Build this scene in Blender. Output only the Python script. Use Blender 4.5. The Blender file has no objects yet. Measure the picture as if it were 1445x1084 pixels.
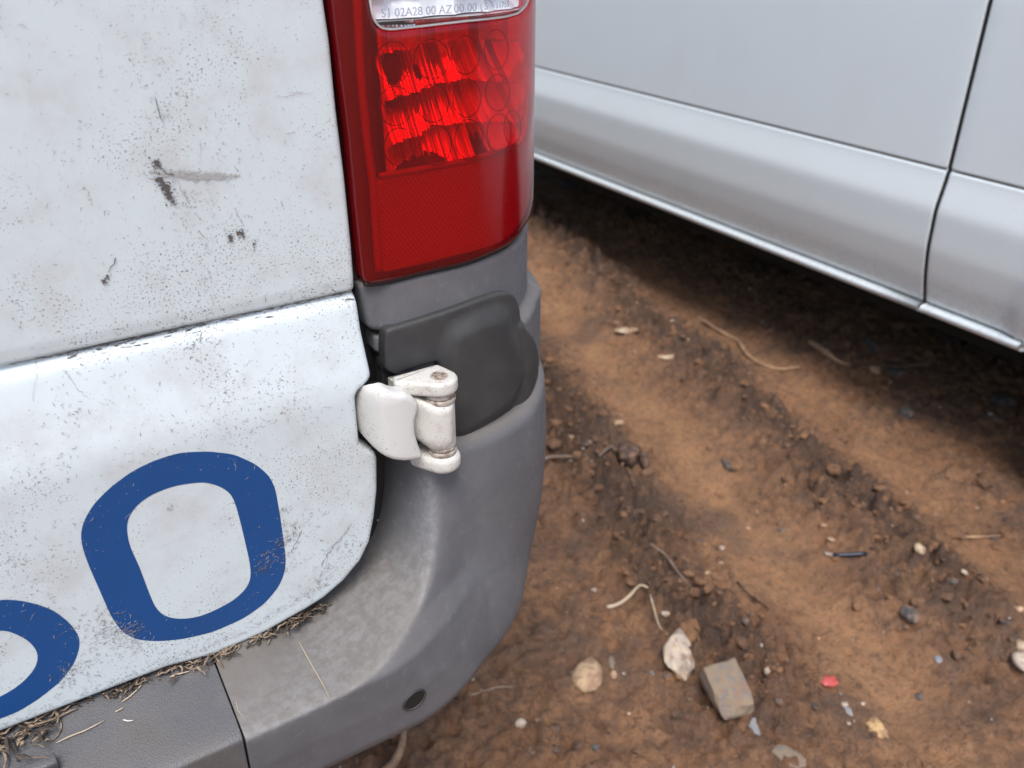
import bpy, bmesh, math, random
import numpy as np
from mathutils import Vector, Matrix
from mathutils.geometry import delaunay_2d_cdt

random.seed(7)
rng = np.random.default_rng(11)
S = bpy.context.scene
COL = S.collection

# ------------------------------------------------------------ camera, sky, sun, exposure
F = 1233.0
PITCH = math.radians(28.6)
HEAD = math.radians(31.6)
CX, CY, EYE = 722.5, 542.0, 1.12
cp, sp, ct, st = math.cos(PITCH), math.sin(PITCH), math.cos(HEAD), math.sin(HEAD)
FW = np.array([st * cp, ct * cp, -sp])
RT = np.array([ct, -st, 0.0])
UP = np.cross(RT, FW)
CAM = np.array([0, 0, EYE])

cd = bpy.data.cameras.new('camera')
cam = bpy.data.objects.new('camera', cd)
COL.objects.link(cam)
cd.sensor_fit = 'HORIZONTAL'
cd.sensor_width = 36.0
cd.lens = F / 1445.0 * 36.0
cd.clip_start = 0.02
cd.clip_end = 400.0
m = Matrix.Identity(4)
for i, v in enumerate((RT, UP, -FW)):
    for j in range(3):
        m[j][i] = v[j]
m[0][3], m[1][3], m[2][3] = CAM
cam.matrix_world = m
cd.dof.use_dof = True
cd.dof.focus_distance = 0.68
cd.dof.aperture_fstop = 7.6
S.camera = cam

SUN_EL, SUN_AZ = math.radians(61), math.radians(211)     # azimuth measured clockwise from +Y
world = bpy.data.worlds.new("World")
S.world = world
world.use_nodes = True
wn, wl = world.node_tree.nodes, world.node_tree.links
wn.clear()
sky = wn.new('ShaderNodeTexSky')
sky.sky_type = 'NISHITA'
sky.sun_disc = False
sky.sun_elevation = SUN_EL
sky.sun_rotation = SUN_AZ
sky.air_density = 1.0
sky.dust_density = 3.0
sky.ozone_density = 1.0
hs = wn.new('ShaderNodeHueSaturation')
hs.inputs['Saturation'].default_value = 1.12
bg = wn.new('ShaderNodeBackground')
bg.inputs['Strength'].default_value = 0.15
wo = wn.new('ShaderNodeOutputWorld')
wl.new(sky.outputs[0], hs.inputs['Color'])
wl.new(hs.outputs[0], bg.inputs['Color'])
wl.new(bg.outputs[0], wo.inputs['Surface'])

sd = bpy.data.lights.new('sun', 'SUN')
sd.energy = 1.75
sd.angle = math.radians(26)
sd.color = (1.0, 0.985, 0.96)
sun = bpy.data.objects.new('sun', sd)
COL.objects.link(sun)
sdir = Vector((math.sin(SUN_AZ) * math.cos(SUN_EL), math.cos(SUN_AZ) * math.cos(SUN_EL), math.sin(SUN_EL)))
sun.rotation_euler = sdir.to_track_quat('Z', 'Y').to_euler()
sun.location = (0, 0, 6)

S.view_settings.view_transform = 'Standard'
S.view_settings.look = 'None'
S.view_settings.gamma = 1
S.view_settings.use_curve_mapping = False
S.view_settings.exposure = 0.52
S.cycles.max_bounces = 10
S.cycles.transparent_max_bounces = 12
S.cycles.caustics_reflective = False
S.cycles.caustics_refractive = False

# ------------------------------------------------------------ helpers
def ray(x, y):
    return FW + RT * ((x - CX) / F) + UP * ((CY - y) / F)
def atY(x, y, Y):
    d = ray(x, y); return CAM + d * (Y / d[1])
def atX(x, y, X):
    d = ray(x, y); return CAM + d * (X / d[0])
def atZ(x, y, Z):
    d = ray(x, y); return CAM + d * ((Z - EYE) / d[2])

Y0, XC, RAD = 0.583, 0.306, 0.115      # rear face of the near van, where its corner starts, corner radius
XS = XC + RAD
QL = RAD * math.pi / 2

def corner(s, z, h):
    """body surface of the near van: s along the plan curve, z height, h outward offset -> xyz"""
    s, z, h = np.broadcast_arrays(np.asarray(s, float), np.asarray(z, float), np.asarray(h, float))
    a = np.clip((s - XC) / RAD, 0, math.pi / 2)
    bx = np.where(s < XC, s, XC + RAD * np.sin(a))
    by = np.where(s < XC, Y0, Y0 + RAD * (1 - np.cos(a))) + np.maximum(0, s - XC - QL)
    nx, ny = np.sin(a), -np.cos(a)
    return np.stack([bx + nx * h, by + ny * h, z], -1)

def inv(P):
    P = np.asarray(P, float)
    X, Y = P[..., 0], P[..., 1]
    dx, dy = X - XC, Y - (Y0 + RAD)
    ang = np.arctan2(dx, -dy)
    r = np.hypot(dx, dy)
    flat, side = X < XC, (X >= XC) & (dy > 0)
    s = np.where(flat, X, np.where(side, XC + QL + dy, XC + RAD * ang))
    dist = np.where(flat, Y0 - Y, np.where(side, X - XS, r - RAD))
    return s, dist

TT = np.linspace(0.3, 1.3, 4000)
def un(x, y, h=0.0):
    """pixel of the photograph -> (s, z) on the body surface at offset h"""
    d = ray(x, y)
    P = CAM + TT[:, None] * d
    s, q = inv(P)
    q = q - h
    i = np.nonzero((q[:-1] > 0) & (q[1:] <= 0))[0]
    if len(i):
        i = i[0]; f = q[i] / (q[i] - q[i + 1])
        return (s[i] * (1 - f) + s[i + 1] * f, P[i, 2] * (1 - f) + P[i + 1, 2] * f)
    i = int(np.argmin(q))
    return (s[i], P[i, 2])
def uns(pts, h=0.0):
    return [un(x, y, h) for x, y in pts]

def resample(pts, step, closed=True, sigma=0.0):
    P = np.asarray(pts, float)
    if closed: P = np.vstack([P, P[:1]])
    L = np.concatenate([[0], np.cumsum(np.linalg.norm(np.diff(P, axis=0), axis=1))])
    n = max(8, int(L[-1] / step))
    t = np.linspace(0, L[-1], n, endpoint=not closed)
    Q = np.stack([np.interp(t, L, P[:, k]) for k in range(P.shape[1])], -1)
    if sigma > 0:
        w = int(max(1, round(3 * sigma / step)))
        k = np.exp(-0.5 * (np.arange(-w, w + 1) * step / sigma) ** 2); k /= k.sum()
        if closed:
            E = np.vstack([Q[-w:], Q, Q[:w]])
            Q = np.stack([np.convolve(E[:, c], k, 'valid') for c in range(Q.shape[1])], -1)
        else:
            E = np.vstack([np.repeat(Q[:1], w, 0), Q, np.repeat(Q[-1:], w, 0)])
            Q2 = np.stack([np.convolve(E[:, c], k, 'valid') for c in range(Q.shape[1])], -1)
            Q2[0], Q2[-1] = Q[0], Q[-1]; Q = Q2
    return Q

def pdist(P, L, closed):
    """unsigned distance from points to polyline: nearest coarse vertex first, then the segments round it"""
    n = len(L); P = np.asarray(P, float)
    st_ = 4 if n > 40 else 1
    ci = np.arange(0, n, st_); Cc = L[ci]
    A = L; B = np.roll(L, -1, 0); AB = B - A
    if not closed: AB = AB.copy(); AB[-1] = 0
    ll = (AB ** 2).sum(1) + 1e-18
    w = 6 if st_ == 4 else max(2, n // 2)
    off = np.arange(-w, w + 1)
    out = np.empty(len(P))
    c2 = (Cc ** 2).sum(1)
    for c in range(0, len(P), 20000):
        p = P[c:c + 20000]
        k = ci[np.argmin(c2[None, :] - 2 * p @ Cc.T, 1)]
        idx = k[:, None] + off[None, :]
        idx = idx % n if closed else np.clip(idx, 0, n - 1)
        ax, ay, bx_, by_ = A[idx, 0], A[idx, 1], AB[idx, 0], AB[idx, 1]
        px_, py_ = p[:, :1] - ax, p[:, 1:] - ay
        t = (px_ * bx_ + py_ * by_) / ll[idx]
        np.clip(t, 0, 1, out=t)
        px_ -= t * bx_; py_ -= t * by_
        out[c:c + 20000] = np.sqrt((px_ * px_ + py_ * py_).min(1))
    return out
def inside(P, L):
    x, y = P[:, 0], P[:, 1]; r = np.zeros(len(P), bool)
    for (x1, y1), (x2, y2) in zip(L, np.roll(L, -1, 0)):
        if y1 == y2: continue
        c = ((y1 > y) != (y2 > y)) & (x < (x2 - x1) * (y - y1) / (y2 - y1) + x1)
        r ^= c
    return r
def sdist(P, loops):
    d = np.full(len(P), 1e9); ins = np.ones(len(P), bool)
    for k, L in enumerate(loops):
        d = np.minimum(d, pdist(P, L, True))
        i = inside(P, L)
        ins &= i if k == 0 else ~i
    return np.where(ins, d, -d)

def sstep(a, b, x):
    t = np.clip((x - a) / (b - a), 0, 1); return t * t * (3 - 2 * t)

def gnoise(x, y, seed=0):
    """2D gradient noise, numpy"""
    r = np.random.default_rng(seed)
    perm = r.permutation(512); perm = np.concatenate([perm, perm])
    g = r.normal(size=(512, 2)); g /= np.linalg.norm(g, axis=1)[:, None]
    xi, yi = np.floor(x).astype(int), np.floor(y).astype(int)
    xf, yf = x - xi, y - yi
    def G(ix, iy, fx, fy):
        k = perm[(perm[ix & 511] + iy) & 511]
        return g[k, 0] * fx + g[k, 1] * fy
    u, v = xf ** 3 * (xf * (xf * 6 - 15) + 10), yf ** 3 * (yf * (yf * 6 - 15) + 10)
    a = G(xi, yi, xf, yf) * (1 - u) + G(xi + 1, yi, xf - 1, yf) * u
    b = G(xi, yi + 1, xf, yf - 1) * (1 - u) + G(xi + 1, yi + 1, xf - 1, yf - 1) * u
    return (a * (1 - v) + b * v) * 1.5

def link(name, me, mat, parent=None, smooth=True):
    o = bpy.data.objects.new(name, me)
    COL.objects.link(o)
    if mat is not None and not me.materials: me.materials.append(mat)
    if smooth: me.polygons.foreach_set('use_smooth', [True] * len(me.polygons))
    if parent is not None: o.parent = parent
    return o
def mesh(name, v, f, mat, parent=None, smooth=True):
    me = bpy.data.meshes.new(name)
    me.from_pydata([tuple(map(float, p)) for p in v], [], f)
    me.validate(); me.update()
    return link(name, me, mat, parent, smooth)
def tag(o, label=None, cat=None, group=None, kind=None):
    if label: o['label'] = label
    if cat: o['category'] = cat
    if group: o['group'] = group
    if kind: o['kind'] = kind
    return o
def empty(name, loc=(0, 0, 0)):
    o = bpy.data.objects.new(name, None); COL.objects.link(o)
    o.location = loc; o.empty_display_size = 0.1
    return o

def panel(name, outline, surf, hfun, mat, parent=None, step=0.002, edge=0.003, skirt=0.012, sigma=0.0015,
          holes=(), xs=None, zs=None, bstep=None, smooth=True):
    """a skin of any outline on a surface: fine grid inside, rolled edge along every border, turned back behind"""
    bstep = bstep or step
    loops = [resample(outline, bstep, True, sigma)] + [resample(h, bstep, True, sigma) for h in holes]
    pts, edges = [], []
    for L in loops:
        b = len(pts); n = len(L)
        pts += [tuple(p) for p in L]
        edges += [(b + i, b + (i + 1) % n) for i in range(n)]
    nb = len(pts)
    ins = [edge * k for k in (0.06, 0.25, 0.55, 1.0)] if edge > 0 else []
    extra = []
    for k, L in enumerate(loops):
        T = np.roll(L, -1, 0) - np.roll(L, 1, 0); T /= np.linalg.norm(T, axis=1)[:, None] + 1e-12
        area = 0.5 * np.sum(L[:, 0] * np.roll(L[:, 1], -1) - np.roll(L[:, 0], -1) * L[:, 1])
        sg = (1 if area > 0 else -1) * (1 if k == 0 else -1)
        N = np.stack([-T[:, 1], T[:, 0]], -1) * sg
        for q in ins:
            E = L + N * q
            extra.append(E[sdist(E, loops) > q * 0.93])
    lo, hi = loops[0].min(0), loops[0].max(0)
    if xs is None: xs = np.arange(lo[0], hi[0], step)
    if zs is None: zs = np.arange(lo[1], hi[1], step)
    gx, gz = np.meshgrid(xs, zs)
    G = np.stack([gx.ravel(), gz.ravel()], -1)
    G = G[(G[:, 0] > lo[0]) & (G[:, 0] < hi[0]) & (G[:, 1] > lo[1]) & (G[:, 1] < hi[1])]
    G = G[sdist(G, loops) > edge + 0.45 * step]
    allp = np.vstack([np.array(pts)] + extra + [G])
    v2, e2, f2, ov, oe, of = delaunay_2d_cdt([Vector((float(p[0]), float(p[1]))) for p in allp], edges, [], 0, 1e-7)
    V = np.array([(p.x, p.y) for p in v2])
    T3 = np.array([list(f) for f in f2 if len(f) == 3])
    cen = V[T3].mean(1)
    T3 = T3[sdist(cen, loops) > 0]
    d = np.maximum(0, sdist(V, loops))
    a, b_, c_ = V[T3[:, 0]], V[T3[:, 1]], V[T3[:, 2]]
    ar = (b_[:, 0] - a[:, 0]) * (c_[:, 1] - a[:, 1]) - (b_[:, 1] - a[:, 1]) * (c_[:, 0] - a[:, 0])
    T3 = T3[np.abs(ar) > 1e-12]; ar = ar[np.abs(ar) > 1e-12]
    T3[ar < 0] = T3[ar < 0][:, ::-1]
    h = hfun(V[:, 0], V[:, 1])
    if edge > 0:
        q = np.clip(1 - d / edge, 0, 1)
        h = h - edge * (1 - np.sqrt(np.maximum(0, 1 - q * q)))
    P = surf(V[:, 0], V[:, 1], h)
    faces = T3.tolist()
    if skirt > 0:
        cnt = {}
        for t in faces:
            for i in range(3):
                e = (t[i], t[(i + 1) % 3])
                if (e[1], e[0]) in cnt: del cnt[(e[1], e[0])]
                else: cnt[e] = 1
        bv = sorted({i for e in cnt for i in e})
        mp = {i: len(P) + k for k, i in enumerate(bv)}
        P = np.vstack([P, surf(V[bv, 0], V[bv, 1], h[bv] - skirt)])
        faces += [[e[1], e[0], mp[e[0]], mp[e[1]]] for e in cnt]
    return mesh(name, P, faces, mat, parent, smooth)

def sweep(pts, rad, sides=7, ry=None):
    """tube along points; rad scalar or list -> verts, faces"""
    P = np.asarray(pts, float); n = len(P)
    R = np.broadcast_to(np.asarray(rad, float), (n,))
    T = np.gradient(P, axis=0); T /= np.linalg.norm(T, axis=1)[:, None] + 1e-12
    u = np.cross(T[0], [0.13, 0.21, 0.97]); u /= np.linalg.norm(u)
    V, Fc = [], []
    for i in range(n):
        u = u - T[i] * (u @ T[i]); u /= np.linalg.norm(u)
        w = np.cross(T[i], u)
        for k in range(sides):
            a = 2 * math.pi * k / sides
            V.append(P[i] + R[i] * (math.cos(a) * u + math.sin(a) * w * (ry or 1)))
    for i in range(n - 1):
        for k in range(sides):
            a, b = i * sides + k, i * sides + (k + 1) % sides
            Fc.append([a, b, b + sides, a + sides])
    Fc.append(list(range(sides))[::-1]); Fc.append(list(range((n - 1) * sides, n * sides)))
    return V, Fc
def merge(parts):
    V, Fc = [], []
    for v, f in parts:
        b = len(V); V += list(v); Fc += [[i + b for i in q] for q in f]
    return V, Fc
def box(c, d):
    c, d = np.array(c, float), np.array(d, float) / 2
    V = [c + d * np.array(q) for q in ((-1,-1,-1),(1,-1,-1),(1,1,-1),(-1,1,-1),(-1,-1,1),(1,-1,1),(1,1,1),(-1,1,1))]
    return V, [[3,2,1,0],[4,5,6,7],[0,1,5,4],[1,2,6,5],[2,3,7,6],[3,0,4,7]]
def prism(out2, z0, z1, r=0.002, n=3):
    """horizontal plate of an outline in xy with rounded top and bottom rims"""
    L = np.asarray(out2, float)
    T = np.roll(L, -1, 0) - np.roll(L, 1, 0); T /= np.linalg.norm(T, axis=1)[:, None] + 1e-12
    area = 0.5 * np.sum(L[:, 0] * np.roll(L[:, 1], -1) - np.roll(L[:, 0], -1) * L[:, 1])
    if area < 0: L = L[::-1]; T = -T[::-1]
    N = np.stack([T[:, 1], -T[:, 0]], -1)
    rings = []
    for k in range(n + 1):
        a = math.pi / 2 * k / n
        rings.append((L - N * r * (1 - math.sin(a)), z0 + r * (1 - math.cos(a))))
    for k in range(n + 1):
        a = math.pi / 2 * (1 - k / n)
        rings.append((L - N * r * (1 - math.sin(a)), z1 - r * (1 - math.cos(a))))
    V, Fc, m_ = [], [], len(L)
    for P, z in rings: V += [(p[0], p[1], z) for p in P]
    for i in range(len(rings) - 1):
        for k in range(m_):
            a, b = i * m_ + k, i * m_ + (k + 1) % m_
            Fc.append([a, b, b + m_, a + m_])
    Fc.append(list(range(m_))[::-1]); Fc.append(list(range((len(rings) - 1) * m_, len(rings) * m_)))
    return V, Fc
def circ(x, y, r, n=40, sx=1, sy=1):
    return [(x + r * sx * math.cos(2 * math.pi * k / n), y + r * sy * math.sin(2 * math.pi * k / n)) for k in range(n)]

# ------------------------------------------------------------ materials
def mat(name, base=(.5, .5, .5), rough=.5, metal=0.0, coat=0.0, spec=.5):
    M = bpy.data.materials.new(name); M.use_nodes = True
    b = M.node_tree.nodes['Principled BSDF']
    b.inputs['Base Color'].default_value = (*base, 1)
    b.inputs['Roughness'].default_value = rough
    b.inputs['Metallic'].default_value = metal
    b.inputs['Coat Weight'].default_value = coat
    b.inputs['Specular IOR Level'].default_value = spec
    return M
class NT:
    def __init__(s, M):
        s.t = M.node_tree; s.n = s.t.nodes; s.l = s.t.links; s.b = s.n['Principled BSDF']
        s.tc = s.n.new('ShaderNodeTexCoord').outputs['Object']
    def scale(s, v):
        k = s.n.new('ShaderNodeMapping'); k.inputs['Scale'].default_value = v
        s.l.new(s.tc, k.inputs['Vector']); return k.outputs[0]
    def noise(s, sc, det=4, rough=.55, dist=0, vec=None):
        k = s.n.new('ShaderNodeTexNoise'); k.inputs['Scale'].default_value = sc
        k.inputs['Detail'].default_value = det; k.inputs['Roughness'].default_value = rough
        k.inputs['Distortion'].default_value = dist
        s.l.new(vec if vec is not None else s.tc, k.inputs['Vector']); return k.outputs['Fac']
    def vor(s, sc, feat='F1', vec=None):
        k = s.n.new('ShaderNodeTexVoronoi'); k.feature = feat; k.inputs['Scale'].default_value = sc
        s.l.new(vec if vec is not None else s.tc, k.inputs['Vector']); return k.outputs['Distance']
    def ramp(s, x, a, b, lo=0.0, hi=1.0):
        k = s.n.new('ShaderNodeMapRange'); k.interpolation_type = 'SMOOTHSTEP'
        for i, v in zip(('From Min', 'From Max', 'To Min', 'To Max'), (a, b, lo, hi)): k.inputs[i].default_value = v
        s.l.new(x, k.inputs['Value']); return k.outputs[0]
    def math(s, op, a, b):
        k = s.n.new('ShaderNodeMath'); k.operation = op; k.use_clamp = False
        for i, v in ((0, a), (1, b)):
            if isinstance(v, (int, float)): k.inputs[i].default_value = v
            else: s.l.new(v, k.inputs[i])
        return k.outputs[0]
    def mix(s, f, a, b):
        k = s.n.new('ShaderNodeMix'); k.data_type = 'RGBA'
        if isinstance(f, (int, float)): k.inputs[0].default_value = f
        else: s.l.new(f, k.inputs[0])
        for i, v in ((6, a), (7, b)):
            if isinstance(v, tuple): k.inputs[i].default_value = (*v, 1)
            else: s.l.new(v, k.inputs[i])
        return k.outputs[2]
    def attr(s, nm):
        k = s.n.new('ShaderNodeAttribute'); k.attribute_name = nm; return k.outputs['Fac']
    def color(s, c): s.l.new(c, s.b.inputs['Base Color'])
    def rough(s, c): s.l.new(c, s.b.inputs['Roughness'])
    def bump(s, hgt, strength=.3, dist=.001):
        k = s.n.new('ShaderNodeBump'); k.inputs['Strength'].default_value = strength; k.inputs['Distance'].default_value = dist
        s.l.new(hgt, k.inputs['Height']); s.l.new(k.outputs[0], s.b.inputs['Normal'])

def grime(n, base, speck=(.10, .085, .075), dens=1.0, haze=(.43, .40, .395)):
    """old outdoor paint: pale grime clouds, fine specks and short streaks"""
    cloud = n.ramp(n.noise(22, 5, .65), .42, .75, 0, .42 * dens)
    c = n.mix(cloud, base, haze)
    patch = n.ramp(n.noise(14, 4, .6, .6), .36, .68, 0, 1)
    s1 = n.noise(620, 2, .6)
    thr = n.ramp(patch, 0, 1, .68, .575)
    f1 = n.math('MULTIPLY', n.ramp(n.math('SUBTRACT', s1, thr), 0, .07, 0, .75), dens)
    c = n.mix(f1, c, speck)
    s2 = n.noise(230, 4, .7, 1.5, n.scale((1.0, 1.0, .55)))
    thr2 = n.ramp(n.noise(9, 4, .6, .3), .40, .70, .73, .615)
    f2 = n.math('MULTIPLY', n.ramp(n.math('SUBTRACT', s2, thr2), 0, .07, 0, .62), dens)
    return n.mix(f2, c, (.16, .14, .13))

M = {}
M['door'] = mat('weathered_white_paint', rough=.42, spec=.4); n = NT(M['door'])
n.color(grime(n, (.60, .668, .685), dens=.95)); n.rough(n.ramp(n.noise(60), .3, .7, .38, .58)); n.bump(n.noise(900, 3), .12, .0004)
M['clean'] = mat('glossy_white_paint', (.80, .82, .84), .22, coat=.4); n = NT(M['clean'])
c = n.mix(n.ramp(n.noise(7, 5, .6), .4, .8, 0, .25), (.775, .855, .88), (.71, .75, .76))
sz3 = n.n.new('ShaderNodeSeparateXYZ'); n.l.new(n.tc, sz3.inputs[0])
mud = n.math('MULTIPLY', n.ramp(sz3.outputs['Z'], .47, .345, 0, .55), n.ramp(n.noise(95, 6, .75), .48, .70, .10, .9))
c = n.mix(mud, c, (.36, .30, .25))            # road film thrown up along the sill
c = n.mix(n.ramp(n.noise(240, 2), .72, .78, 0, .5), c, (.25, .23, .21))
n.color(c)
M['grey'] = mat('faded_grey_plastic', rough=.55); n = NT(M['grey'])
c = n.mix(n.ramp(n.noise(16, 5, .6, .5), .35, .7), (.116, .118, .127), (.142, .144, .151))
c = n.mix(n.ramp(n.noise(140, 4, .7, .8), .56, .78, 0, .5), c, (.25, .25, .25))
c = n.mix(n.ramp(n.noise(420, 3, .7), .66, .80, 0, .6), c, (.05, .05, .05))
up = n.n.new('ShaderNodeNewGeometry'); sx = n.n.new('ShaderNodeSeparateXYZ'); n.l.new(up.outputs['Normal'], sx.inputs[0])
dust = n.math('MULTIPLY', n.ramp(sx.outputs['Z'], .25, .95, 0, .75), n.ramp(n.noise(90, 6, .8), .3, .7, .88, 1))
c = n.mix(dust, c, (.160, .138, .115))        # settled dust lies on what faces up
c = n.mix(n.ramp(n.noise(260, 4, .7, .3, n.scale((1, 1, .22))), .60, .76, 0, .45), c, (.23, .23, .24))
c = n.mix(n.math('MULTIPLY', n.attr('wear_highlight'), n.ramp(n.noise(120, 5, .7), .35, .65, .1, .6)), c, (.25, .248, .248))  # ridge band: scuffed plastic plus its highlight, painted paler
n.color(c); n.rough(n.ramp(n.noise(90, 4), .3, .7, .45, .68))
n.bump(n.math('ADD', n.noise(1100, 2), n.math('MULTIPLY', n.noise(120, 4), .6)), .22, .0006)
M['grain'] = mat('grained_grey_plastic', rough=.5); n = NT(M['grain'])
c = n.mix(n.ramp(n.noise(18, 5, .6), .35, .7), (.105, .105, .11), (.155, .15, .148))
c = n.mix(n.ramp(n.noise(9, 4, .6), .5, .72, 0, .5), c, (.07, .06, .052))
n.color(c); n.bump(n.vor(760), .55, .0006)
M['cover'] = mat('dark_charcoal_plastic', rough=.6); n = NT(M['cover'])
c = n.mix(n.ramp(n.noise(30, 5, .6), .35, .7), (.034, .034, .035), (.050, .049, .048))
c = n.mix(n.ramp(n.noise(260, 4, .7, 1.0), .66, .8, 0, .5), c, (.14, .14, .14))
n.color(c); n.bump(n.noise(900, 2), .15, .0005)
M['hinge'] = mat('chipped_cream_paint', rough=.45); n = NT(M['hinge'])
c = n.mix(n.ramp(n.noise(60, 4), .4, .7, 0, .6), (.64, .625, .575), (.54, .525, .49))
c = n.mix(n.ramp(n.noise(850, 3, .7), .585, .70, 0, .85), c, (.17, .12, .09))
c = n.mix(n.ramp(n.noise(95, 6, .8, .6), .585, .70, 0, .8), c, (.30, .20, .13))
c = n.mix(n.ramp(n.noise(45, 6, .8, .8), .52, .70, 0, .65), c, (.30, .225, .16))
n.color(c); n.bump(n.math('ADD', n.noise(500, 3), n.noise(140, 4)), .3, .0008)
M['arm'] = mat('cream_white_paint', rough=.4); n = NT(M['arm'])
n.color(grime(n, (.64, .64, .61), dens=.75, haze=(.60, .56, .52))); n.bump(n.noise(500, 3), .1, .0004)
M['washer'] = mat('stained_nylon', (.40, .35, .30), .5); n = NT(M['washer'])
n.color(n.mix(n.ramp(n.noise(200, 4), .4, .65), (.45, .41, .36), (.22, .16, .12)))
M['bolt'] = mat('rusted_bolt', (.35, .28, .22), .55, .2); n = NT(M['bolt'])
n.color(n.mix(n.ramp(n.noise(700, 4), .4, .6), (.50, .45, .38), (.14, .08, .05)))
M['black'] = mat('black_rubber', (.012, .012, .012), .7)
M['seal'] = mat('lamp_surround_rubber', (.022, .021, .021), .45)
M['blue'] = mat('blue_vinyl', (.012, .062, .25), .42); n = NT(M['blue'])
c = n.mix(n.ramp(n.noise(20, 4), .4, .7, 0, .35), (.008, .066, .225), (.012, .056, .18))
c = n.mix(n.ramp(n.noise(520, 2), .72, .78, 0, .6), c, (.35, .4, .5))
n.color(c)
M['fleck'] = mat('dark_lichen_flecks', (.10, .09, .083), .9)
M['fleck_pale'] = mat('grey_grime_flecks', (.36, .335, .325), .9)
M['scuff'] = mat('grey_scuff', (.47, .465, .44), .6)

def lens(name, tint, frost=.0, gloss_r=.16):
    L_ = bpy.data.materials.new(name); L_.use_nodes = True; t = L_.node_tree; t.nodes.clear()
    tr = t.nodes.new('ShaderNodeBsdfTransparent'); tr.inputs[0].default_value = (*tint, 1)
    df = t.nodes.new('ShaderNodeBsdfDiffuse'); df.inputs[0].default_value = (*[min(1, c * .8) for i, c in enumerate(tint)], 1)
    gl = t.nodes.new('ShaderNodeBsdfGlossy'); gl.inputs['Roughness'].default_value = gloss_r
    lw_ = t.nodes.new('ShaderNodeLayerWeight'); lw_.inputs[0].default_value = .5
    pw = t.nodes.new('ShaderNodeMath'); pw.operation = 'POWER'; pw.inputs[1].default_value = 4.0; t.links.new(lw_.outputs['Facing'], pw.inputs[0])
    fr = t.nodes.new('ShaderNodeMath'); fr.operation = 'MULTIPLY_ADD'; fr.inputs[1].default_value = .9; fr.inputs[2].default_value = .05
    t.links.new(pw.outputs[0], fr.inputs[0])
    m1 = t.nodes.new('ShaderNodeMixShader'); m1.inputs[0].default_value = frost
    m2 = t.nodes.new('ShaderNodeMixShader'); o = t.nodes.new('ShaderNodeOutputMaterial')
    t.links.new(tr.outputs[0], m1.inputs[1]); t.links.new(df.outputs[0], m1.inputs[2])
    t.links.new(fr.outputs[0], m2.inputs[0]); t.links.new(m1.outputs[0], m2.inputs[1]); t.links.new(gl.outputs[0], m2.inputs[2])
    t.links.new(m2.outputs[0], o.inputs[0])
    return L_
M['lens_red'] = lens('red_lens', (.92, .007, .026), .10)
M['lens_clear'] = lens('clear_lens', (.93, .95, .97), .05)
M['rim'] = mat('pale_lens_rim', (.62, .60, .60), .25)
M['chrome'] = mat('lamp_reflector_silver', (.93, .93, .94), .11, .68)
M['chrome_pale'] = mat('pale_lamp_reflector', (.95, .95, .96), .12, .12)
M['reflex'] = mat('red_reflex_plastic', (.80, .02, .03), .22, coat=.3); n = NT(M['reflex'])
rot = n.n.new('ShaderNodeMapping'); rot.inputs['Rotation'].default_value = (0, math.radians(33), 0); n.l.new(n.tc, rot.inputs['Vector'])
w1 = n.n.new('ShaderNodeTexWave'); w1.bands_direction = 'X'; w1.inputs['Scale'].default_value = 115; n.l.new(rot.outputs[0], w1.inputs['Vector'])
w2 = n.n.new('ShaderNodeTexWave'); w2.bands_direction = 'Z'; w2.inputs['Scale'].default_value = 150; n.l.new(n.tc, w2.inputs['Vector'])
wv = n.math('MULTIPLY', w1.outputs['Fac'], w2.outputs['Fac'])
n.color(n.mix(wv, (.21, .004, .018), (.44, .014, .035))); n.bump(wv, .5, .0006)
M['dred'] = mat('dark_red_lamp_body', (.055, .002, .006), .3, coat=.3)
M['rib'] = mat('red_lens_rib', (.26, .006, .02), .3)
M['bulb'] = mat('dark_bulb_holder', (.04, .01, .012), .4)
M['glass'] = mat('tinted_glass', (.02, .025, .03), .05, coat=.5)
M['tyre'] = mat('tyre_rubber', (.02, .02, .02), .85)
M['rimsteel'] = mat('wheel_steel', (.35, .35, .36), .4, .8)
M['under'] = mat('underbody_black', (.01, .01, .01), .9)

M['earth'] = mat('damp_red_earth', rough=.85, spec=.3); n = NT(M['earth'])
cl = n.attr('clod'); tr_ = n.attr('track')
c = n.mix(n.ramp(n.noise(9, 6, .65, .6), .34, .66), (.42, .214, .110), (.56, .306, .162))
c = n.mix(n.ramp(n.noise(30, 6, .7, .5), .40, .66, 0, .75), c, (.22, .14, .10))
c = n.mix(n.math('MULTIPLY', tr_, n.ramp(n.noise(14, 4), .3, .6, .3, .85)), c, (.62, .335, .170))
c = n.mix(n.math('MULTIPLY', cl, n.ramp(n.noise(24, 5, .7), .32, .56, .2, .9)), c, (.115, .078, .062))
c = n.mix(n.ramp(n.noise(5, 3), .50, .68, 0, .5), c, (.135, .105, .09))
c = n.mix(n.ramp(n.noise(75, 7, .8, .4), .49, .62, 0, .55), c, (.125, .075, .052))
c = n.mix(n.ramp(n.noise(110, 5, .75), .60, .72, 0, .5), c, (.50, .36, .26))
c = n.mix(n.ramp(n.noise(330, 3, .7), .60, .72, 0, .6), c, (.55, .43, .33))
c = n.mix(n.ramp(n.noise(170, 4, .7), .58, .72, 0, .55), c, (.05, .033, .026))
n.color(c); n.rough(n.math('SUBTRACT', n.ramp(n.noise(12, 4), .35, .65, .58, .92), n.math('MULTIPLY', cl, n.ramp(n.noise(40, 4), .45, .6, 0, .28))))
n.bump(n.math('ADD', n.noise(130, 6, .7), n.math('MULTIPLY', n.noise(480, 3, .7), .45)), 1.0, .014)

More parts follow.
